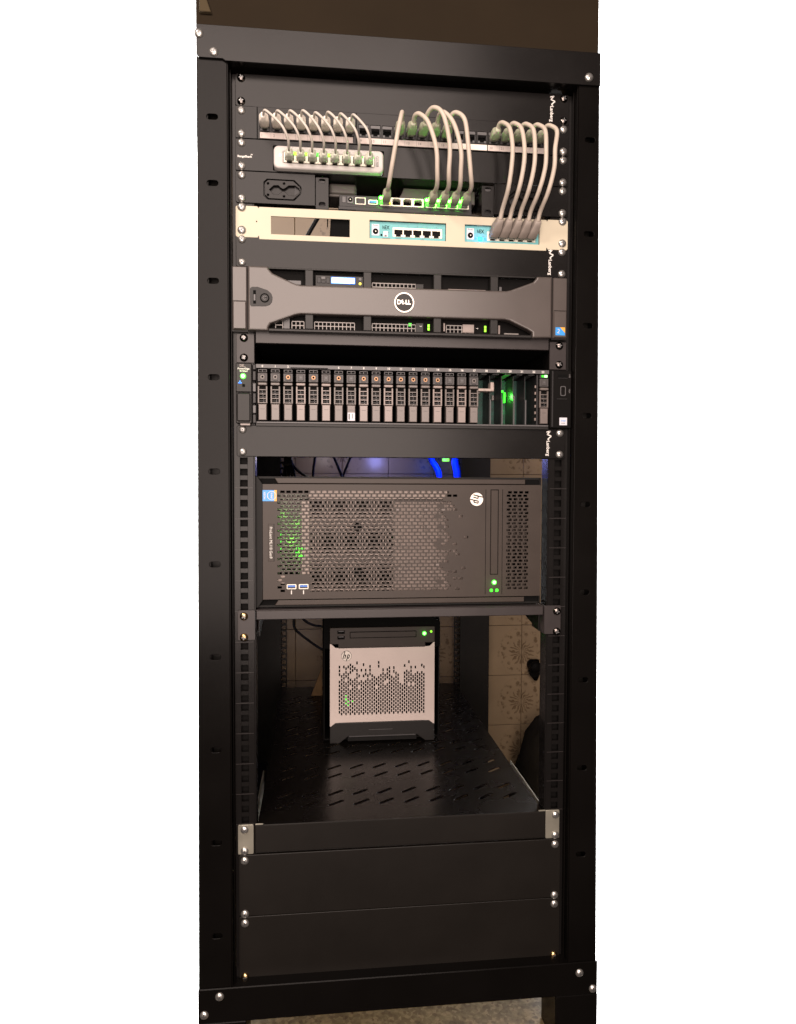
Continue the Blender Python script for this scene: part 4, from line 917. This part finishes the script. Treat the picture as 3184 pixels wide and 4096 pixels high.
# ------------------------------------------------------------------ cables and odd things behind
def hang(label, pts, r=3.2, mt='bcable', group='black power cables behind the servers', name='power_cable', cat='cable'):
    t = M(); t.tube(pts, r, mt, 8, 8); o = t.build(name); tag(o, label, cat, group); return o
hang('straight black cable hanging left of the V shaped pair', [(-132, 750, 440), (-134, 750, 500), (-139, 750, 550), (-140, 745, 700)])
hang('black cable forming the left arm of the V above the tower server', [(-120, 750, 430), (-86, 750, 501), (-68, 750, 545), (-52, 748, 600)])
hang('black cable forming the right arm of the V above the tower server', [(-10, 755, 420), (-47, 755, 501), (-64, 756, 545), (-80, 755, 600)])
hang('black cable curving out of the tied bundle to the right', [(-200, 750, 470), (-192, 750, 505), (-182, 750, 526), (-154, 750, 547), (-120, 750, 560)])
t = thing('cable_bundle', 'bundle of black cables tied to the left rear post', 'cable bundle', (-200, 750, 560))
m = M()
for k in range(5): m.tube([(-208+4*k, 748+2*k, 440), (-207+3.6*k, 748, 505), (-212+8*k, 748, 560), (-216+11*k, 750, 640)], 3.0, 'bcable', 8, 6)
m.build('cable', t); m = M(); m.box(-213, -187, 740, 756, 513, 520, 'dpanel', bev=2); m.build('tie', t)
hang('black cable looping down to the left side of the small server', [(-190, 780, 860), (-188, 780, 908), (-184, 780, 932), (-157, 780, 957), (-117, 780, 985), (-70, 770, 1000)])
hang('short black cable sagging behind the top of the small server', [(-175, 780, 890), (-161, 780, 910), (-141, 780, 922), (-117, 780, 927), (-80, 780, 926)])
hang('blue network cable hanging nearest the middle behind the tower server', [(150, 780, 470), (165, 780, 505), (176, 780, 522), (183, 780, 545), (192, 780, 640)], 8, 'blue', 'blue network cables', 'network_cable')
hang('blue network cable hanging beside the right rear post', [(232, 790, 470), (226, 785, 505), (229, 785, 522), (232, 785, 545), (234, 785, 640)], 10, 'blue', 'blue network cables', 'network_cable')
led_lamp('blue_led_or_fill', 190, 730, 515, .45, (.02, .12, 1), .02)
led_lamp('blue_led_or_fill', 40, 840, 498, .55, (.30, .32, 1), .02)  # added violet-white fill that brightens the tiles in the gap
led_lamp('blue_led_or_fill', -110, 840, 490, .12, (.75, .66, .70), .02)  # added neutral fill for the left tiles, no LED stands here
m = M(); m.box(190, 208, 770, 776, 493, 506, 'lime', bev=1); m.box(-30, 212, 760, 790, 450, 493, 'void', bev=2); tag(m.build('network_device'), 'dark network box with a green light behind the tower server', 'network device')
hang('black cable crossing the open window of the ivory panel', [(-100, 500, -40), (-150, 520, 40), (-158, 500, 80), (-176, 480, 160), (-190, 470, 300)], 4.5, group='black power cables behind the servers')
m = M(); m.prism([(-118, 998), (-116, 1066), (-148, 1077)], 640, 646, 'board', bev=.4); 
o = m.build('fibre_board'); tag(o, 'brown fibre board leaning beside the small server', 'board')
m = M(); m.cyl(484, 905, 946, 1080, 15, 'void', 20, r2=17, dome=8); m.loft([((484, 925, 1080), 16, 20), ((486, 922, 1094), 15, 15), ((492, 930, 1116), 5, 8)], 'void'); tag(m.build('wall_fixture'), 'dark round fixture fixed to the flowered tiles', 'wall fixture')
m = M(); rnd = random.Random(5); n = 22; vs = []; prof = [(0, 1.0), (.25, 1.05), (.5, .98), (.75, .8), (.92, .5), (1, .12)]
for h, s in prof:
    for k in range(n):
        a = 2*math.pi*k/n; w = 1+.08*math.sin(3*a+h*5)+rnd.uniform(-.035, .035)
        vs.append(P(488+92*s*w*math.cos(a)+20*h, 815+100*s*w*math.sin(a), H-215*h*(1+.16*math.sin(2*a+1)+.08*math.sin(5*a))))
L = len(prof); fs = [(i*n+k, i*n+(k+1) % n, (i+1)*n+(k+1) % n, (i+1)*n+k) for i in range(L-1) for k in range(n)]+[tuple(range((L-1)*n, L*n))]
for f in m.faces(vs, fs, 'bag'): f.smooth = True
tag(m.build('cloth_sack'), 'dark slumped cloth sack on the floor below the tiles', 'sack')
